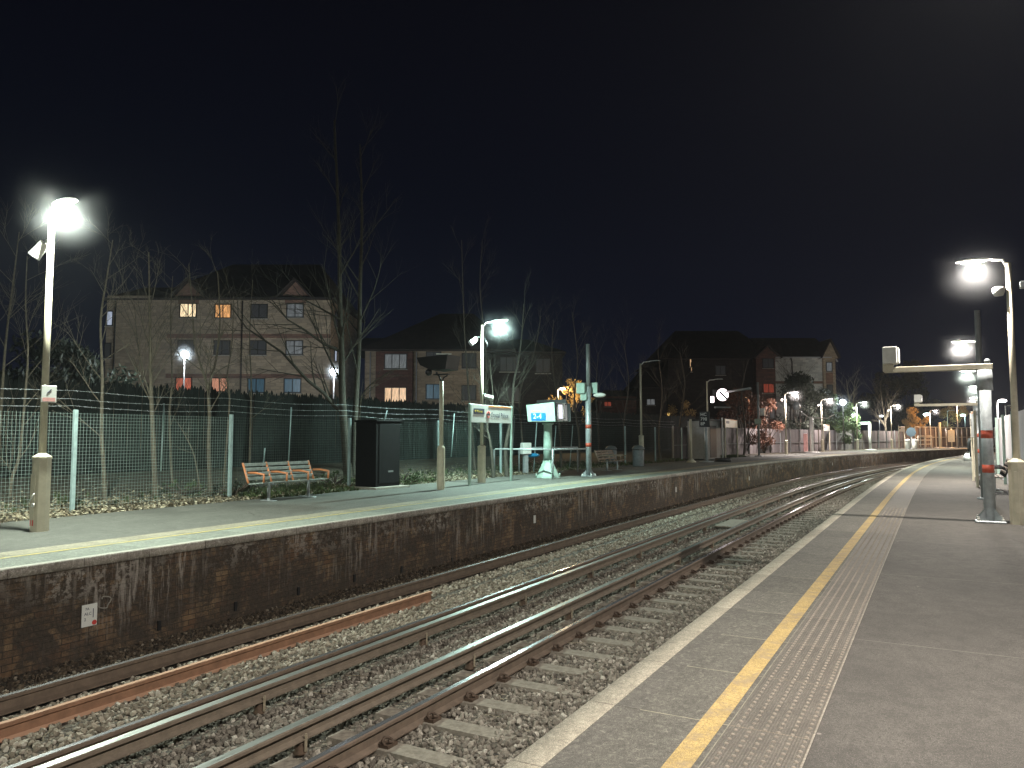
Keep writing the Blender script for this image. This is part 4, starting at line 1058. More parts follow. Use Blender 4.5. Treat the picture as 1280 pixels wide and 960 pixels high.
# litter bins
def litter_bin(xy, rz, label, m='steel_bin', h=1.0):
    t = empty('litter_bin', (xy[0], xy[1], 0), rz, label, 'bin', 'litter bins')
    MB().lathe([(.26, 0), (.28, .05), (.29, h * .75), (.27, h * .78)], (0, 0, 0), 16).build('body', M[m], t)
    MB().lathe([(.31, h * .8), (.31, h * .86), (.2, h * .97), (.02, h)], (0, 0, 0), 16).build('lid', M[m], t)
    for a in range(3): MB().box((.25 * math.cos(a * 2.1), .25 * math.sin(a * 2.1), h * .79), (.03, .03, .08)).build('strut', M['black'], t)
litter_bin(at(764, 581), 0, 'grey litter bin behind the brown bench in the dark'); litter_bin(at(798, 583), 0, 'grey litter bin beside the unlit lamp column', h=1.05)
litter_bin(at(1135, 561.2), 0, 'left pale litter bin in front of the screen at the end of the bend', 'sign_white', 1.15); litter_bin(at(1143.5, 561), 0, 'right pale litter bin in front of the screen at the end of the bend', 'sign_white', 1.15)

def post(px, py, top, label, w=.1, m='grey_metal', name='post', plate=None, cat='post', flare=False):
    x, y = at(px, py); s, o = inv(x, y); z = zat(top, y); t = empty(name, (x, y, 0), hd(s), label, cat)
    b = MB().tube([(0, 0, 0), (0, 0, z)], w / 2, 10)
    b.build('shaft', M[m], t)
    MB().lathe([(w * 2.2, 0), (w * 2.0, .04), (w * .7, .22 if flare else .08)], (0, 0, 0), 10).build('foot', M[m], t)
    return t, z
t, z = post(864, 578, 524, 'plain pale post standing alone on the dark stretch of far platform', .13, 'cream', flare=True)
t, z = post(883, 577.5, 523, 'pale post with a black car stop sign of white figures', .20, 'grey_metal', 'car_stop_post', cat='sign')
sg = MB().bbox((-.14, .03, z - .05), (.03, .62, .9), .008).build('sign_plate', M['black'], t)
for i, tx in enumerate(('HC', '798', '8P')): text_mesh(tx, .26, 'lettering', M['sign_white'], sg, (-.158, .26, z + .22 - i * .27), (PI / 2, 0, -PI / 2))
t, z = post(949, 570.5, 478, 'tall dark pole with small boxes right of the russet bush', .16, 'pole_grey', 'mast', cat='mast')
MB().bbox((.1, -.3, z - 2.2), (.3, .3, .55)).build('box', M['grey_metal'], t); MB().bbox((-.12, 0, z - 2.9), (.03, .5, .4)).build('plate', M['mint'], t)
# cctv post on the bend
t, z = post(1015, 565.5, 521, 'thick white post with a camera bracket and red panel on the far bend', .34, 'white_metal', 'camera_post', cat='post')
MB().tube([(0, 0, z - .1), (0, -1.5, z - .15), (0, -2.1, z + .2)], .05, 6).build('arm', M['white_metal'], t); MB().ball((0, 1.3, z + 1.0), .34, 10, 8, (1, 1, 1.2)).build('camera', M['grey_metal'], t)
MB().tube([(0, 0, z - .2), (0, 1.2, z + .7)], .05, 6).build('bracket', M['white_metal'], t); MB().bbox((-.3, .45, .9), (.3, .3, 1.6)).build('panel', M['pink_ink'], t)
t, z = post(1088, 562.3, 529, 'thick post with a small green lit head on the far bend', .3, 'white_metal', 'signal_post', cat='post')
MB().bbox((0, .6, z), (.4, 1.4, .3)).build('head', M['mint'], t)
# pole behind screen etc
t, z = post(1175.5, 560, 528, 'thick orange lit post in front of the framed screen', .34, 'cream', 'post')
t, z = post(1190, 560, 536, 'post with an orange lit noticeboard in front of the framed screen', .15, 'cream', 'notice_post', cat='sign')
MB().bbox((-.1, 0, z - .9), (.08, .8, 1.5)).build('noticeboard', M['cream'], t)
t, z = post(1140, 560.8, 540, 'post with a round bluish disc sign on the far bend', .15, 'grey_metal', 'round_sign', cat='sign')
q = MB().lathe([(.55, 0), (.55, .06)], (0, 0, 0), 20).build('disc', M['blue_disc'], t); q.rotation_euler = (0, PI / 2, 0); q.location = (-.15, 0, z); 
# low white railing at the end of the bend
t = empty('barrier', (*at(1148, 560.6), 0), hd(102), 'low white railing at the end of the far platform bend', 'railing')
for z in (.5, 1.0, 1.5): MB().box((2.2, 0, z), (4.4, .1, .1)).build('rail', M['white_metal'], t)
for x in (0, 2.2, 4.4): MB().box((x, 0, .77), (.12, .12, 1.55)).build('post', M['white_metal'], t)

# small waiting shelter
x, y = at(896, 575); s, o = inv(x, y); x, y = P(s + .3, o + .9); t = empty('kiosk', (x, y, 0), hd(s), 'dark grey kiosk between the car stop post and the name sign', 'kiosk')
MB().bbox((0, 0, 1.25), (2.4, 1.3, 2.4), .02).build('body', M['pole_grey'], t); MB().bbox((0, -.05, 2.5), (2.6, 1.5, .1), .02).build('roof', M['black'], t)
q = MB().bbox((-.2, -.66, 1.15), (1.2, .02, 2.0), .006).build('door', M['black'], t)
x, y = at(904, 574.5); post(903.5, 575, 522, 'thin white pipe leaning in front of the kiosk', .1, 'white_metal', 'pipe')

# banner signal: lit disc with a dark diagonal bar
Y = 45.8; X, z = atd(902.5, 493.5, Y); t = empty('banner_signal', (X, Y, 0), 0, 'round white lit signal disc with a dark diagonal bar on a post', 'signal')
zb = 0
MB().tube([(.12, .15, 0), (.12, .15, z)], .07, 10).build('post', M['pole_grey'], t)
MB().lathe([(.47, 0), (.47, .2), (.44, .2)], (0, 0, 0), 28).build('housing', M['black'], t)
q = t.children[-1]; q.rotation_euler = (PI / 2, 0, .1); q.location = (0, .1, z)
d = MB().lathe([(.36, 0), (.36, .015)], (0, 0, 0), 32).build('disc', M['disc_white'], t); d.rotation_euler = (PI / 2, 0, .1); d.location = (0, -.11, z)
q = MB().box((0, 0, 0), (.80, .012, .12), ry=PI / 4).build('bar', M['black'], t); q.location = (0, -.14, z)
q = MB().bbox((-.58, 0, z - .28), (.16, .2, .36)).build('side_light', M['disc_white'], t)
MB().bbox((0, 0, z - .75), (.9, .3, .08)).build('platform', M['pole_grey'], t)

# ================================================================== NEAR PLATFORM FURNITURE
def gantry(s, o, arm, zt, label, r=.105, box=True):
    x, y = P(s, o); t = banded((x, y), hd(s), zt, r, (.86, 1.46), label, 'camera_gantry')
    MB().lathe([(r * 1.35, zt - .32), (r * 1.35, zt + .04), (r * .4, zt + .05)], (0, 0, 0), 20).build('collar', M['grey_metal'], t)
    MB().bbox((0, arm / 2 + .02, zt + .10), (.12, arm + .3, .10), .008).build('arm', M['cream'], t)
    MB().bbox((0, arm + .10, zt + .15), (.15, .18, .16), .008).build('stem', M['cream'], t)
    b = MB().bbox((-.02, arm + .06, zt + .36), (.42, .24, .31), .01).build('monitor_box', M['white_metal'], t)
    MB().bbox((.0, arm - .075, zt + .36), (.36, .03, .27), .004).build('cover', M['sign_white'], b)
    MB().lathe([(.04, 0), (.05, .05), (.02, .08)], (0, 0, 0), 8).build('sensor', M['grey_metal'], t).location = (0, -.05, zt + .16)
    return t
s, o = inv(*at(1238, 653)); gantry(s, o, 1.42, 2.62, 'nearest red banded gantry column with a white box on its arm', r=.092)
gantry(31.5, -3.0, 1.95, 2.62, 'far gantry with a dark box, low above the right platform')
# tall grey pole
x, y = at(1231, 624); z = zat(388, y); s, o = inv(x, y); t = empty('mast', (x, y, 0), hd(s), 'tall plain grey pole just behind the red banded gantry', 'mast')
MB().tube([(0, 0, 0), (0, 0, z)], [.075, .065], 14).build('shaft', M['pole_grey'], t); MB().lathe([(.16, 0), (.16, .03), (.09, .05)], (0, 0, 0), 12).build('foot', M['grey_metal'], t)
MB().box((0, 0, 3.0), (.05, .3, .04)).build('bracket', M['grey_metal'], t)
# edge-on name sign of the near platform
x0, y0 = at(1222, 609); x1, y1 = at(1217, 601); t = name_sign((x1, y1), (x0, y0), 1.45, .8, 'cream name sign seen almost edge on, on the right platform', full=False)
t2 = name_sign(P(32.2, -2.8), P(30.0, -2.8), 1.9, .5, 'second name sign beyond the edge-on one, with a reddish top', full=False)

# ================================================================== PERSON WITH TWO BAGS
def skin_body(name, joints, edges, m, parent, sub=2):
    me = bpy.data.meshes.new(name); me.from_pydata([j[0] for j in joints], edges, []); me.materials.append(m)
    o = link(name, me, parent); sk = o.modifiers.new('skin', 'SKIN'); sk.use_smooth_shade = True
    for v, j in zip(me.skin_vertices[0].data, joints): v.radius = j[1] if isinstance(j[1], tuple) else (j[1], j[1])
    me.skin_vertices[0].data[0].use_root = True
    ss = o.modifiers.new('sub', 'SUBSURF'); ss.levels = sub; ss.render_levels = sub
    return o
x, y = at(1219.5, 583.5); s, o = inv(x, y)
t = empty('person', (x, y, 0), hd(s) - PI / 2, 'person in a long black coat standing on the right platform, seen from behind', 'person')
J = [((0, 0, .90), (.15, .11)), ((0, .0, 1.10), (.145, .10)), ((0, .0, 1.30), (.17, .105)), ((0, .01, 1.40), (.10, .08)), ((0, .02, 1.47), .05), ((0, .03, 1.53), .055),
     ((.10, 0, .84), .095), ((.11, .02, .48), .062), ((.11, -.02, .08), .045), ((.115, .08, .03), (.045, .03)), ((.115, .15, .025), (.035, .02)),
     ((-.10, 0, .84), .095), ((-.11, -.02, .48), .062), ((-.11, -.05, .08), .045), ((-.115, .05, .03), (.045, .03)), ((-.115, .12, .025), (.035, .02)),
     ((.19, 0, 1.36), .065), ((.25, -.01, 1.10), .052), ((.26, .04, .86), .036), ((.262, .05, .79), (.02, .035)), ((.262, .06, .72), (.014, .03)),
     ((-.19, 0, 1.36), .065), ((-.25, -.01, 1.10), .052), ((-.26, .04, .86), .036), ((-.262, .05, .79), (.02, .035)), ((-.262, .06, .72), (.014, .03))]
Eg = [(0, 1), (1, 2), (2, 3), (3, 4), (4, 5), (0, 6), (6, 7), (7, 8), (8, 9), (9, 10), (0, 11), (11, 12), (12, 13), (13, 14), (14, 15), (2, 16), (16, 17), (17, 18), (18, 19), (19, 20), (2, 21), (21, 22), (22, 23), (23, 24), (24, 25)]
skin_body('body', J, Eg, M['trousers'], t)
hd_ = MB().ball((0, .03, 1.60), .088, 16, 12, (.88, 1.0, 1.25)).build('head', M['skin'], t)
MB().ball((0, .012, 1.62), .098, 16, 12, (.92, 1.0, 1.2)).build('hair', M['hair'], t)
b = MB().lathe([(.235, .48), (.225, .70), (.195, .95), (.19, 1.10), (.215, 1.30), (.20, 1.40), (.10, 1.47), (.075, 1.53)], (0, 0, 0), 20, 1.05, .68)
b.build('coat', M['coat'], t)
for sg in (-1, 1): MB().tube([(sg * .20, 0, 1.38), (sg * .262, -.01, 1.12), (sg * .27, .035, .86), (sg * .27, .045, .82)], [.085, .073, .055, .056], 12).build('sleeve', M['coat'], t)
for sg, lab in ((-1, 'white carrier bag in the left hand of the person in black'), (1, 'white carrier bag in the right hand of the person in black')):
    c, s_ = math.cos(hd(s) - PI / 2), math.sin(hd(s) - PI / 2); lx, ly = sg * .30, .05
    g = empty('carrier_bag', (x + lx * c - ly * s_, y + lx * s_ + ly * c, .27), hd(s) - PI / 2 + sg * .3, lab, 'bag', None)
    MB().add([(-.17, -.08, 0), (.17, -.08, 0), (.18, .09, 0), (-.16, .08, 0), (-.19, -.10, .2), (.20, -.09, .2), (.18, .11, .21), (-.18, .1, .2), (-.12, -.02, .38), (.12, -.03, .37), (.12, .03, .38), (-.12, .03, .37)],
             [(0, 3, 2, 1), (0, 1, 5, 4), (1, 2, 6, 5), (2, 3, 7, 6), (3, 0, 4, 7), (4, 5, 9, 8), (5, 6, 10, 9), (6, 7, 11, 10), (7, 4, 8, 11), (8, 9, 10, 11)], True).build('sack', M['bag'], g)
    MB().tube([(-.09, 0, .37), (-.03, 0, .46), (.03, 0, .46), (.09, 0, .37)], .009, 6).build('handle', M['bag'], g)
# ================================================================== BUILDINGS
def window(par, x, z, w, h, pane, y=0.0, n=1, name='window', rz=0):
    b = MB(); fw = .07
    for sx in (-1, 1): b.box((sx * (w / 2 - fw / 2), 0, 0), (fw, .09, h))
    for sz in (-1, 1): b.box((0, 0, sz * (h / 2 - fw / 2)), (w - 2 * fw, .088, fw))
    for k in range(n): b.box((-w / 2 + (k + 1) * w / (n + 1), 0, 0), (.06, .086, h - 2 * fw))
    o = b.build(name, M['frame_dark'], par); o.location = (x, y, z); o.rotation_euler = (0, 0, rz)
    MB().box((0, .01, 0), (w - 2 * fw, .03, h - 2 * fw)).build('pane', M[pane], o)
    MB().box((0, -.02, -h / 2 - .04), (w + .1, .16, .06)).build('sill', M['concrete'], o)
    return o
def hip(b, x0, x1, y0, y1, ze, zr, r0, r1, over=.35):
    """hipped roof: eaves rectangle, ridge from r0 to r1"""
    ym = (y0 + y1) / 2
    v = [(x0 - over, y0 - over, ze), (x1 + over, y0 - over, ze), (x1 + over, y1 + over, ze), (x0 - over, y1 + over, ze), (r0, ym, zr), (r1, ym, zr)]
    v += [(p[0], p[1], ze - .12) for p in v[:4]]
    b.add(v, [(0, 1, 5, 4), (1, 2, 5), (2, 3, 4, 5), (3, 0, 4), (6, 7, 1, 0), (7, 8, 2, 1), (8, 9, 3, 2), (9, 6, 0, 3), (9, 8, 7, 6)])
def gable_dormer(par, x, z0, w, h, y0, depth, m, trim='gutter', y=0):
    t_ = MB().prism([(x - w / 2, z0), (x + w / 2, z0), (x, z0 + h)], 1, y0, y0 + depth).build('gable', M[m], par)
    b = MB(); L = math.hypot(w / 2 + .25, h + .2); a = math.atan2(h + .1, w / 2 + .2)
    for sg in (-1, 1): b.box((x + sg * (w / 4 + .06), y0 + depth / 2 - .2, z0 + h / 2 + .08), (L, depth + .5, .10), ry=sg * a)
    b.build('gable_roof', M['roof'], par)
    return t_

# --- left block
Y1 = 55.0
def bx(px): return atd(px, 545, Y1)[0]
def bz1(py): return zat(py, Y1)
t = empty('apartment_block', (0, 0, 0), 0, 'large buff brick flats on the left with four lit windows and hipped roof', 'building', 'blocks of flats')
xl, xr, ze = bx(128), bx(411), bz1(373)
MB().box(((xl + xr) / 2, Y1 + 5.5, (ze + .3) / 2 - .1), (xr - xl, 11, ze + .3)).build('wall', M['buff'], t)
rf = MB(); hip(rf, bx(190), xr, Y1, Y1 + 11, ze, bz1(325) + .9, bx(250), bx(372)); rfo = rf.build('roof', M['roof'], t)
rf = MB(); hip(rf, xl, bx(205), Y1 + .3, Y1 + 8, ze + .0, bz1(349) + .2, bx(140), bx(215)); rf.build('roof', M['roof'], t)
MB().box(((xl + xr) / 2 + 2, Y1 - .42, ze - .04), (xr - xl - 4, .12, .12)).build('gutter', M['frame_dark'], t)
for py in (420, 470): MB().box(((bx(205) + xr) / 2, Y1 - .012, bz1(py)), (xr - bx(205), .03, .30)).build('brick_band', M['band'], t)
for px in (231, 366): gable_dormer(t, bx(px), ze - .05, 2.3, 1.25, Y1 - .06, 2.4, 'band'); MB().box((bx(px), Y1 - .006, bz1(376)), (1.5, .03, .5)).build('brick_panel', M['band'], t)
for px, py, mt, w_ in ((231, 388, 'lit_white', 1.25), (275, 389, 'lit_orange', 1.2), (320.5, 389, 'dim_room', 1.25), (366, 388, 'lit_grey', 1.25),
                   (229.5, 434, 'dim_room', 1.2), (275, 434.5, 'dim_room', 1.2), (320, 434.5, 'dim_room', 1.25), (366, 434.5, 'lit_grey', 1.25),
                   (228, 480.5, 'lit_red', 1.2), (273, 481, 'lit_pink', 1.2), (319, 482, 'lit_blue', 1.25), (364.5, 482, 'lit_blue', 1.25)):
    window(t, bx(px), bz1(py), w_, 1.05, mt, Y1 - .02)
for px, py, mt in ((132.5, 398, 'lit_cool'), (131.5, 438, 'dim_room')): window(t, bx(px) - .02, bz1(py), .5, 1.1, mt, Y1 - .02, 0)
for z, mt in ((bz1(395), 'dim_room'), (bz1(440), 'lit_cool')): window(t, xr + .02, z, .8, 1.1, mt, Y1 + 1.6, 0, rz=PI / 2)
for px in (300, 140): MB().tube([(bx(px), Y1 - .12, .4), (bx(px), Y1 - .12, ze - .2)], .05, 6).build('downpipe', M['frame_dark'], t)
MB().box((bx(262), Y1 + 5.5, bz1(325) + 1.0), (.8, .8, 1.3)).build('chimney', M['redbrick'], t) if False else None

# --- middle block
Y2 = 60.0
def b2x(px): return atd(px, 545, Y2)[0]
def b2z(py): return zat(py, Y2)
t = empty('apartment_block', (0, 0, 0), 0, 'middle block of flats with a red brick bay and two lit windows', 'building', 'blocks of flats')
ze = b2z(437)
MB().box(((b2x(455) + b2x(600)) / 2, Y2 + 6, ze / 2), (b2x(600) - b2x(455), 12, ze)).build('wall', M['buff'], t)
MB().box(((b2x(600) + b2x(705)) / 2, Y2 + 7, ze / 2 - .05), (b2x(705) - b2x(600), 11, ze - .1)).build('wall', M['unlit_brick'], t)
MB().box(((b2x(470) + b2x(516)) / 2, Y2 - .25, ze / 2 - .1), (b2x(516) - b2x(470), .5, ze - .2)).build('bay', M['redbrick'], t)
rf = MB(); hip(rf, b2x(455), b2x(640), Y2, Y2 + 12, ze, b2z(388) + .7, b2x(540), b2x(586)); rf.build('roof', M['roof'], t)
rf = MB(); hip(rf, b2x(440), b2x(520), Y2 + .4, Y2 + 9, ze, b2z(413), b2x(440), b2x(500)); rf.build('roof', M['roof'], t)
rf = MB(); hip(rf, b2x(610), b2x(703), Y2 + .8, Y2 + 12, ze - .1, b2z(418) + .4, b2x(640), b2x(662)); rf.build('roof', M['roof'], t)
for px, py, w_, mt, n, yy in ((495, 452.5, 1.75, 'lit_grey', 2, -.52), (495, 494, 1.75, 'lit_warm', 2, -.52), (541.5, 489.5, 1.2, 'lit_blue', 1, -.02), (541.5, 449, 1.2, 'dim_room', 1, -.02), (586, 451, 1.15, 'dim_room', 1, -.02), (586, 491, 1.15, 'dim_room', 1, -.02),
                       (637, 453, 1.6, 'dim_room', 2, 1.48), (637, 492, 1.6, 'dim_room', 2, 1.48), (680, 455, 1.2, 'dim_room', 1, 1.48)):
    window(t, b2x(px), b2z(py), w_, 1.2, mt, Y2 + yy, n)
for px in (462, 520): MB().tube([(b2x(px), Y2 - .1, .4), (b2x(px), Y2 - .1, ze - .2)], .05, 6).build('downpipe', M['gutter'], t)

# --- right block with pale wall and gable
Y3 = 92.0
def b3x(px, Y=Y3): return atd(px, 545, Y)[0]
def b3z(py): return zat(py, Y3)
t = empty('apartment_block', (0, 0, 0), 0, 'right block of flats with a pale lit wall, white gutters and gable end', 'building', 'blocks of flats')
ze = b3z(447)
MB().box(((b3x(838) + b3x(946)) / 2, Y3 + 10, ze / 2 - .05), (b3x(946) - b3x(838), 18, ze - .1)).build('wall', M['unlit_brick'], t)
MB().box(((b3x(946) + b3x(970)) / 2, Y3 + 6, ze / 2), (b3x(970) - b3x(946), 12.6, ze)).build('bay', M['redbrick'], t)
MB().box(((b3x(970) + b3x(1044)) / 2, Y3 + 6, ze / 2), (b3x(1044) - b3x(970), 12, ze - .01)).build('wall', M['pale_brick'], t)
MB().box(((b3x(1030) + b3x(1045)) / 2, Y3 - .15, ze / 2), (b3x(1045) - b3x(1030), .5, ze)).build('bay', M['buff'], t)
for py in (478,): MB().box(((b3x(970) + b3x(1030)) / 2, Y3 - .015, b3z(py)), (b3x(1030) - b3x(970), .04, .3)).build('brick_band', M['band'], t)
MB().box((b3x(1037), Y3 - .42, b3z(472)), (.85, .03, 1.5)).build('brick_panel', M['band'], t)
MB().box((b3x(1037), Y3 - .42, b3z(505)), (.85, .03, 1.8)).build('brick_panel', M['band'], t)
rf = MB(); hip(rf, b3x(832), b3x(975), Y3 + 1, Y3 + 19, ze, b3z(412) + 1.2, b3x(868), b3x(956)); rf.build('roof', M['roof'], t)
rf = MB(); x0, x1 = b3x(960), b3x(1044) + .3; zr = b3z(423) + .8
rf.add([(x0, Y3 - .4, ze), (x1, Y3 - .4, ze), (x1, Y3 + 12.4, ze), (x0, Y3 + 12.4, ze), (x0, Y3 + 6, zr), (x1, Y3 + 6, zr)], [(0, 1, 5, 4), (2, 3, 4, 5), (1, 2, 5), (0, 4, 3), (0, 3, 2, 1)]); rf.build('roof', M['roof'], t)
MB().box(((b3x(970) + b3x(1040)) / 2, Y3 - .48, ze - .02), (b3x(1040) - b3x(970), .13, .13)).build('gutter', M['gutter'], t)
gable_dormer(t, b3x(960), ze - .1, 2.9, 1.35, Y3 - .45, 3, 'redbrick'); gable_dormer(t, b3x(1038), ze - .1, 1.9, 2.1, Y3 - .5, 3, 'buff')
b = MB(); b.box((b3x(1048), Y3 + 1.0, ze + .75), (.12, .2, 2.6), ry=-.45); b.build('bargeboard', M['gutter'], t)
for px, py, w_, mt, n, yy in ((961, 454.5, 1.35, 'dim_room', 1, -.34), (961, 485.5, 1.35, 'lit_redroom', 1, -.34), (961, 517, 1.35, 'dim_room', 1, -.34), (1037, 459, .75, 'lit_grey', 0, -.45), (1037, 487, .75, 'dim_room', 0, -.45),
                       (867, 452, .28, 'lit_warm', 0, .96), (868, 458, .2, 'lit_warm', 0, .96), (834.5, 494, .22, 'lit_pink', 0, .9), (836, 521, .85, 'lit_yellow', 1, .9), (905, 462, 1.2, 'dim_room', 1, .96), (900, 492, 1.2, 'dim_room', 1, .96)):
    window(t, b3x(px), b3z(py), w_, 1.15, mt, Y3 + yy, n)
MB().tube([(b3x(992), Y3 - .1, 1), (b3x(992), Y3 - .1, ze - .5), (b3x(989.5), Y3 - .35, ze - .1)], .07, 6).build('downpipe', M['frame_dark'], t)
# --- small houses between
Y4 = 88.0
def b4x(px): return atd(px, 545, Y4)[0]
t = empty('house', (0, 0, 0), 0, 'small dark house with a red lit window between the middle and right blocks', 'building')
MB().box(((b4x(748) + b4x(796)) / 2, Y4 + 4, 3), (b4x(796) - b4x(748), 8, 6.0)).build('wall', M['redbrick'], t)
rf = MB(); hip(rf, b4x(748), b4x(796), Y4, Y4 + 8, zat(499, Y4), zat(492, Y4) + .6, b4x(760), b4x(785)); rf.build('roof', M['roof'], t)
window(t, b4x(760), zat(505, Y4), .9, .6, 'lit_redroom', Y4 - .02, 1)
t = empty('house', (0, 0, 0), 0, 'dark house with a steep roof and a small grey window, left of the right block', 'building')
MB().box(((b4x(797) + b4x(834)) / 2, Y4 + 4, 3.4), (b4x(834) - b4x(797), 8, 7.0)).build('wall', M['unlit_brick'], t)
rf = MB(); hip(rf, b4x(795), b4x(836), Y4, Y4 + 8, zat(484, Y4), zat(462, Y4) + .6, b4x(812), b4x(832)); rf.build('roof', M['roof'], t)
window(t, b4x(814), zat(502.5, Y4), 1.0, .75, 'lit_grey', Y4 - .02, 1)

# ================================================================== TREES
def branch(mb, p, d, L, r, depth, R, up=.25, sides=5):
    n = 4 if depth > 0 else 3; pts = [p]; rs = [r]; q = Vector(p); dd = Vector(d)
    for i in range(n):
        dd = (dd + Vector((R.uniform(-1, 1), R.uniform(-1, 1), R.uniform(-.4, .8) * up * 2)) * .13).normalized()
        q = q + dd * (L / n); pts.append(q.copy()); rs.append(r * (1 - .8 * (i + 1) / n) + .001)
    mb.tube(pts, rs, sides, cap=False)
    if depth <= 0: return
    k = R.randint(3, 5)
    for j in range(k):
        f = R.uniform(.25, .98); i = min(n - 1, int(f * n)); b = pts[i].lerp(pts[i + 1], f * n - i)
        a = R.uniform(0, 2 * PI); t0 = (pts[i + 1] - pts[i]).normalized(); o1 = t0.orthogonal().normalized(); o2 = t0.cross(o1)
        nd = (t0 * R.uniform(.55, 1.1) + (o1 * math.cos(a) + o2 * math.sin(a)) * R.uniform(.45, .8) + Vector((0, 0, up))).normalized()
        branch(mb, b, nd, L * R.uniform(.4, .62), rs[i] * .55, depth - 1, R, up, max(3, sides - 1))
def tree(label, path, r0, seed, nb=12, bl=1.6, depth=2, m='bark', name='bare_tree', up=.45, first=.3, group=None, extra=()):
    """path: world points of the trunk; side branches grow from it"""
    R = random.Random(seed); P0 = Vector(path[0]); pts = [Vector(p) - P0 for p in path]
    # smooth the trunk path
    fine = []
    for i in range(len(pts) - 1):
        for k in range(4):
            f = k / 4; a = pts[max(i - 1, 0)]; b = pts[i]; c = pts[i + 1]; d = pts[min(i + 2, len(pts) - 1)]
            fine.append(.5 * ((2 * b) + (c - a) * f + (2 * a - 5 * b + 4 * c - d) * f * f + (3 * b - a - 3 * c + d) * f ** 3))
    fine.append(pts[-1]); n = len(fine)
    rs = [r0 * (1 - .85 * i / (n - 1)) + .004 for i in range(n)]; rs[0] *= 1.25
    t = empty(name, tuple(P0), 0, label, 'tree', group)
    MB().tube(fine, rs, 9, cap=False).build('trunk', M[m], t, fix=False)
    cr = MB()
    for j in range(nb):
        f = first + (1 - first) * (j + R.random()) / nb; x = f * (n - 1); i = min(n - 2, int(x)); b = fine[i].lerp(fine[i + 1], x - i)
        a = R.uniform(0, 2 * PI); t0 = (fine[i + 1] - fine[i]).normalized(); o1 = t0.orthogonal().normalized(); o2 = t0.cross(o1)
        d = (t0 * R.uniform(.35, .9) + (o1 * math.cos(a) + o2 * math.sin(a)) * R.uniform(.5, .9) + Vector((0, 0, up * .5))).normalized()
        branch(cr, b, d, bl * R.uniform(.6, 1.1) * (1.15 - .5 * f), rs[i] * .38, depth, R, up * .6)
    for (e, r) in extra:
        ep = [Vector(p) - P0 for p in e]; k = len(ep); rr = [r * (1 - .8 * i / (k - 1)) + .003 for i in range(k)]
        cr.tube(ep, rr, 6, cap=False)
        for j in range(9):
            f = (j + 1) / 9.5 * (k - 1); i = min(k - 2, int(f)); b = ep[i].lerp(ep[i + 1], f - i); t0 = (ep[i + 1] - ep[i]).normalized(); o1 = t0.orthogonal().normalized(); a = R.uniform(0, 6.28)
            branch(cr, b, (t0 * .9 + o1 * math.cos(a) * .6 + t0.cross(o1) * math.sin(a) * .6).normalized(), 1.5, rr[i] * .5, 1, R, .1, 4)
    cr.build('crown', M[m], t, fix=False)
    return t
def pt(px, py, Y):
    x, z = atd(px, py, Y); return (x, Y, z)
SG = 'saplings behind the mesh fence'
tree('slim sapling behind the mesh fence just left of the leftmost lamp pole', [pt(12, 636, 16.6), pt(15, 598, 16.6), pt(24, 570, 16.7), pt(31, 500, 16.8), pt(35, 440, 16.9), pt(32, 380, 17), pt(34, 320, 17.2)], .036, 1, 9, 1.7, group=SG, extra=[([pt(14, 590, 16.6), pt(8, 580, 16.3), pt(-10, 560, 16)], .015)])
tree('thin sapling at the extreme left edge with many upright shoots', [pt(-4, 600, 17.5), pt(2, 500, 17.5), pt(8, 420, 17.6), pt(18, 340, 17.8), pt(24, 290, 18)], .034, 2, 9, 1.5, group=SG)
tree('wobbly sapling midway between the leftmost lamp and the first pair of lit windows', [pt(131, 628, 17), pt(130, 590, 17), pt(127, 540, 17), pt(128, 470, 17.1), pt(126, 400, 17.2), pt(134, 345, 17.4), pt(141, 300, 17.6)], .046, 3, 13, 1.5, group=SG)
tree('straight pale sapling, the thickest of those left of the bench', [pt(194, 620, 18), pt(192, 560, 18), pt(189, 490, 18.1), pt(188, 430, 18.2), pt(187, 380, 18.3), pt(186, 315, 18.6)], .062, 4, 14, 1.5, group=SG, extra=[([pt(189, 500, 18.1), pt(180, 470, 18.2), pt(172, 430, 18.4), pt(168, 380, 18.6)], .02)])
tree('crooked grey sapling close to the right of the thickest straight one', [pt(216, 614, 19), pt(214, 580, 19), pt(212, 520, 19), pt(215, 470, 19.2), pt(213, 400, 19.4), pt(216, 345, 19.6)], .03, 5, 9, 1.3, group=SG)
tree('sapling forking into a wide Y in front of the lower red lit windows', [pt(263, 615, 18.6), pt(261, 560, 18.6), pt(262, 520, 18.6), pt(261, 486, 18.7), pt(270, 450, 18.9), pt(275, 400, 19.2), pt(272, 340, 19.6)], .052, 6, 10, 1.4, group=SG, extra=[([pt(261, 487, 18.7), pt(252, 460, 18.6), pt(243, 430, 18.5), pt(240, 380, 18.7), pt(236, 330, 19)], .03)])
tree('thin zigzag sapling just left of the bench', [pt(279, 609, 19.4), pt(283, 560, 19.4), pt(287, 500, 19.5), pt(284, 470, 19.6), pt(290, 430, 19.8), pt(292, 370, 20)], .028, 7, 9, 1.3, group=SG)
tree('thin sapling rising behind the left end of the bench', [pt(311, 602, 20.5), pt(313, 540, 20.5), pt(314, 480, 20.6), pt(312, 420, 20.8), pt(316, 350, 21)], .026, 8, 9, 1.3, group=SG)
tree('leaning dead stem between the thickest sapling and the forked one', [pt(250, 612, 18.2), pt(243, 570, 18.2), pt(232, 545, 18.2), pt(222, 528, 18.3)], .016, 9, 5, .8, 1, group=SG)
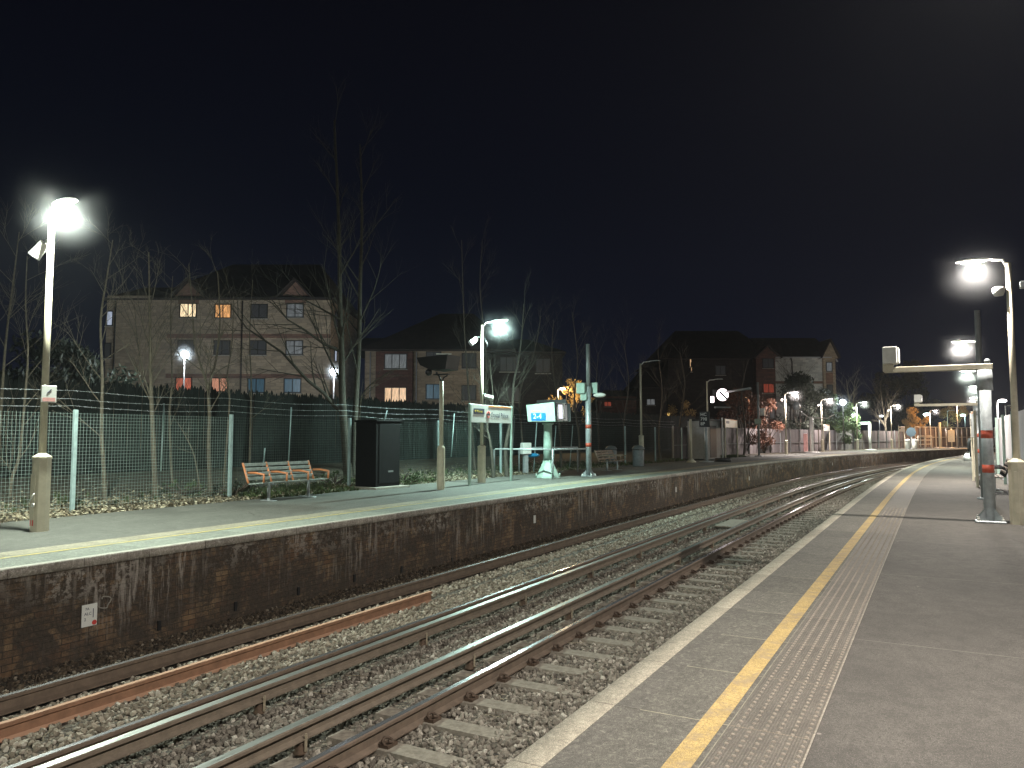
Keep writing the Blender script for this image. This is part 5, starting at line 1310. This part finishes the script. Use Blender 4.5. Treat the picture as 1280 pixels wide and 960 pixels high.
tree('tall left trunk of the twin trees, with a long limb sweeping over the flats', [pt(436, 608, 25), pt(432, 560, 25), pt(428, 500, 25), pt(427, 440, 25.2), pt(425, 380, 25.4), pt(424, 300, 25.8), pt(421, 220, 26.4), pt(418, 150, 27)], .15, 10, 13, 2.8, 2, 'bark_big', up=.8, first=.3, group='twin trees beside the cabinet',
     extra=[([pt(428, 515, 25), pt(418, 508, 25), pt(405, 492, 24.8), pt(385, 476, 24.5), pt(372, 462, 24.2), pt(352, 440, 24), pt(330, 425, 23.8), pt(308, 410, 23.6), pt(290, 385, 23.5)], .075), ([pt(427, 440, 25.2), pt(405, 430, 25), pt(380, 412, 24.6), pt(360, 400, 24.3), pt(340, 375, 24)], .05), ([pt(426, 400, 25.2), pt(400, 385, 25), pt(375, 372, 24.6), pt(350, 366, 24.3)], .035)])
tree('tall right trunk of the twin trees, banded bark, beside the black cabinet', [pt(441, 600, 25.8), pt(443, 540, 25.8), pt(446, 480, 25.9), pt(449, 420, 26), pt(450, 360, 26.3), pt(452, 300, 26.6), pt(452, 240, 27), pt(450, 180, 27.5)], .12, 11, 14, 2.7, 2, 'bark_big', up=.8, first=.3, group='twin trees beside the cabinet')
tree('pale forked shrub like tree right of the twin trunks', [pt(449, 560, 27), pt(449, 520, 27), pt(452, 497, 27), pt(462, 482, 27), pt(478, 470, 26.8), pt(490, 462, 26.6)], .045, 12, 9, 1.6, 1, group=None)
MG = 'bare trees behind the middle of the far platform'
for k, (b0, tp, Y, r, lab) in enumerate((((617, 603), [(614, 560), (609, 530), (616, 500), (612, 450)], 28, .06, 'bare tree just right of the left post of the name sign, forking low'),
                       ((634, 600), [(632, 560), (640, 520), (642, 480), (650, 440), (655, 380)], 29, .085, 'thick forked bare tree seen through the name sign'),
                       ((594, 596), [(590, 540), (585, 480), (580, 400), (577, 300)], 31, .06, 'tall thin tree left of the name sign reaching into the sky'),
                       ((655, 592), [(652, 540), (650, 490), (668, 440), (676, 395)], 32, .05, 'slim bare tree behind the white help point box'),
                       ((605, 590), [(606, 520), (607, 440), (600, 360), (603, 300)], 33, .05, 'very tall bare tree rising behind the lit lamp head'),
                       ((702, 592), [(700, 550), (697, 500), (690, 450), (692, 400)], 35, .07, 'bare tree right of the screen column'),
                       ((722, 590), [(724, 550), (718, 500), (722, 450), (715, 390)], 36, .06, 'bare tree just left of the banded camera column'),
                       ((750, 588), [(748, 540), (745, 490), (748, 440)], 40, .06, 'bare tree behind the banded camera column'),
                       ((782, 584), [(780, 530), (786, 480), (780, 430)], 43, .06, 'bare tree behind the brown bench'),
                       ((826, 580), [(824, 540), (828, 490), (822, 440)], 48, .07, 'bare tree right of the unlit lamp'),
                       ((852, 578), [(850, 530), (856, 480), (850, 440)], 52, .08, 'bare tree behind the plain pale post'),
                       ((930, 573), [(931, 530), (927, 490), (935, 450)], 60, .09, 'dark trunk standing right of the name sign by the russet bush'))):
    tree(lab, [pt(*b0, Y)] + [pt(*q, Y + .15 * i) for i, q in enumerate(tp)], r, 30 + k, 12, 1.7 if Y < 40 else 2.4, 2, 'bark_big' if k < 2 else 'bark_far', up=.7, first=.3, group=MG)
tree('bare forked tree glowing blue white behind the globe lamp on the bend', [pt(1066, 560, 88), pt(1064, 530, 88), pt(1063, 510, 88), pt(1060, 490, 88), pt(1058, 474, 88)], .16, 50, 12, 4, 2, 'bark', extra=[([pt(1063, 515, 88), pt(1067, 500, 88), pt(1068, 476, 88)], .1)])
tree('pale bare tree with widely forked limbs left of the last lit lamp of the bend', [pt(1108, 560, 93), pt(1107, 540, 93), pt(1106, 524, 93), pt(1103, 505, 93), pt(1100, 480, 93)], .17, 51, 10, 5, 2, 'bark', extra=[([pt(1106, 527, 93), pt(1112, 512, 93), pt(1116, 495, 93)], .11), ([pt(1106, 532, 93), pt(1098, 522, 93), pt(1094, 514, 93)], .09)])
tree('bare tree in front of the pale wall of the right block', [pt(990, 545, 82), pt(988, 520, 82), pt(989, 490, 82), pt(986, 465, 82)], .14, 52, 18, 4.5, 2, 'bark_far', up=.9)
tree('bare branches hanging over the hoarding at the right edge', [(20.5, 22, 0), (20.4, 22, 1.8), (20.2, 22, 3.2), (19.6, 21.8, 4.6)], .09, 53, 14, 2.6, 2, 'bark', up=.3)

def bush(label, c, rad, n, m, ls, name='bush', trunk=True, group=None, seed=0, catg='bush'):
    R = random.Random(seed); t = empty(name, (c[0], c[1], 0), 0, label, catg, group)
    clumps = []
    for k in range(max(16, n // 220)):
        a = R.uniform(0, 2 * PI); u = R.uniform(-.8, .95); q = math.sqrt(1 - u * u) * R.uniform(.3, .95)
        clumps.append((Vector((math.cos(a) * q * rad[0], math.sin(a) * q * rad[1], c[2] + u * rad[2])), R.uniform(.18, .42) * min(rad)))
    if trunk:
        b = MB(); 
        for cc, rr in clumps: b.tube([(R.uniform(-.1, .1), R.uniform(-.1, .1), 0), (cc.x * .3, cc.y * .3, cc.z * .45), tuple(cc)], [.05, .035, .012], 5, cap=False)
        b.build('stem', M['bark_far'], t, fix=False)
    vs = []; fs = []
    for i in range(n):
        cc, rr = clumps[R.randrange(len(clumps))]
        d = Vector((R.gauss(0, 1), R.gauss(0, 1), R.gauss(0, 1))).normalized() * rr * (R.random() ** .4) * 1.3; p = cc + d
        if p.z < .05: continue
        e = Euler((R.uniform(0, 6.28), R.uniform(0, 6.28), 0)).to_matrix(); l = ls * R.uniform(.6, 1.3)
        k = len(vs)
        vs += [tuple(p + e @ Vector(q) * l) for q in ((-1, 0, 0), (0, .42, .1), (1, 0, 0), (0, -.42, .1))]; fs.append((k, k + 1, k + 2, k + 3))
    b = MB(); b.v = vs; b.f = fs; b.smooth = [False] * len(fs); b.build('foliage', M[m], t, fix=False)
    return t
def at_px(px, Y): return atd(px, 545, Y)[0]
bush('golden leafed tree lit from behind by a warm street lamp', (at_px(711, 50), 50, 3.7), (1.5, 1.0, 1.6), 1300, 'leaf_gold', .075, 'small_tree', seed=1, catg='tree')
bush('russet bush behind the fence, lit dull red', (at_px(930, 62), 62, 2.9), (2.1, 1.5, 2.2), 3000, 'leaf_russet', .10, seed=2)
bush('russet bush beside the tall dark pole', (at_px(955, 65), 65, 2.3), (1.8, 1.4, 2.0), 2200, 'leaf_russet', .10, seed=3)
bush('golden bush low against the right block, beside its yellow lit window', (at_px(848, 72), 72, 3.0), (1.6, 1.2, 2.0), 1600, 'leaf_gold', .1, seed=4)
bush('dark evergreen mass in front of the pale lit wall', (at_px(1000, 78), 78, 4.2), (2.8, 2.0, 3.4), 5200, 'leaf_dark', .14, 'evergreen_tree', seed=5, catg='tree')
bush('dark evergreen between the lit lamps of the bend', (at_px(1022, 80), 80, 3.8), (2.4, 2.0, 3.2), 4200, 'leaf_dark', .14, 'evergreen_tree', seed=6, catg='tree')
bush('green laurel bush below the globe lamps', (at_px(1045, 81), 81, 3.0), (1.9, 1.5, 2.6), 4200, 'leaf_green', .13, seed=7)
bush('green conifer like bush between the globe lamps', (at_px(1062, 84), 84, 2.4), (1.4, 1.2, 2.6), 3600, 'leaf_green', .12, seed=8)
bush('golden shrub over the left end of the screen on the bend', (at_px(1147, 101), 101.5, 3.6), (1.7, 1.5, 1.8), 1900, 'leaf_gold', .14, seed=9)
bush('golden shrub rising behind the screen on the bend', (at_px(1196, 121), 121, 3.4), (3.6, 2, 2.6), 3600, 'leaf_gold', .15, seed=10)
bush('tall dark tree far behind the bend', (at_px(1128, 128), 128, 6), (6, 4, 7), 5000, 'leaf_dark', .3, 'evergreen_tree', seed=11, catg='tree')
bush('dark tree mass at the left edge behind the timber fence', (at_px(60, 42), 42, 3.4), (4.2, 2, 3.2), 6500, 'leaf_dark', .18, 'evergreen_tree', seed=12, catg='tree')
bush('dark bushy tree over the hoarding at the far right', (23.4, 27, 3.2), (2.4, 2, 2.2), 4500, 'leaf_green', .1, 'evergreen_tree', seed=13, catg='tree')
for k, (px, Y, lab) in enumerate(((296, 19.0, 'low bramble beside the left end of the bench'), (420, 23, 'low green bramble between bench and cabinet'), (505, 24.5, 'low green bramble right of the cabinet'), (232, 18.6, 'low dead bramble left of the forked sapling'))):
    X = at_px(px, Y); bush(lab, (X, Y, .22), (.7, .5, .22), 420, 'leaf_green' if k else 'leaf_dark', .035, 'bramble', seed=60 + k, catg='bramble')

# ================================================================== SKY, HAZE, CAMERA
w = bpy.data.worlds.new('World'); S.world = w; w.use_nodes = True; nt = w.node_tree; nt.nodes.clear(); ww = NT(nt)
out = ww.n('OutputWorld'); bg = ww.n('Background'); tc = ww.n('TexCoord'); z = ww.sep(tc.outputs['Generated'])[2]
col = ww.ramp(z, [(0.0, (.0040, .0048, .0115)), (.10, (.0026, .0036, .0100)), (.30, (.0014, .0020, .0060)), (.6, (.0018, .0018, .0036))])
ww.l(col, bg.inputs['Color']); bg.inputs['Strength'].default_value = 1.0; ww.l(bg.outputs[0], out.inputs[0])
HAZE = 0.00028
if HAZE:
    m, nt, b, out = newmat('night_haze'); nt.nodes.remove(b); v = nt.nodes.new('ShaderNodeVolumeScatter'); v.inputs['Density'].default_value = HAZE; v.inputs['Color'].default_value = (.92, .97, 1, 1)
    v.inputs['Anisotropy'].default_value = .45; nt.links.new(v.outputs[0], out.inputs['Volume'])
    hz = MB().box((25, 65, 17), (160, 190, 38)).build('haze', m); tag(hz, kind='structure')
S.cycles.volume_bounces = 0
cam = bpy.data.cameras.new('camera'); co = bpy.data.objects.new('camera', cam); COL.objects.link(co)
cam.sensor_width = 36; cam.lens = 36 * F / 1280; cam.clip_end = 3000; cam.clip_start = .05
co.location = (0, 0, H); co.rotation_euler = (PI / 2 + TH, 0, 0); S.camera = co
S.view_settings.view_transform = 'Standard'; S.view_settings.look = 'None'; S.view_settings.exposure = 0; S.view_settings.gamma = 1
S.cycles.use_denoising = True; S.cycles.max_bounces = 5; S.cycles.diffuse_bounces = 3; S.cycles.glossy_bounces = 3; S.cycles.sample_clamp_indirect = 3; S.cycles.use_light_tree = True
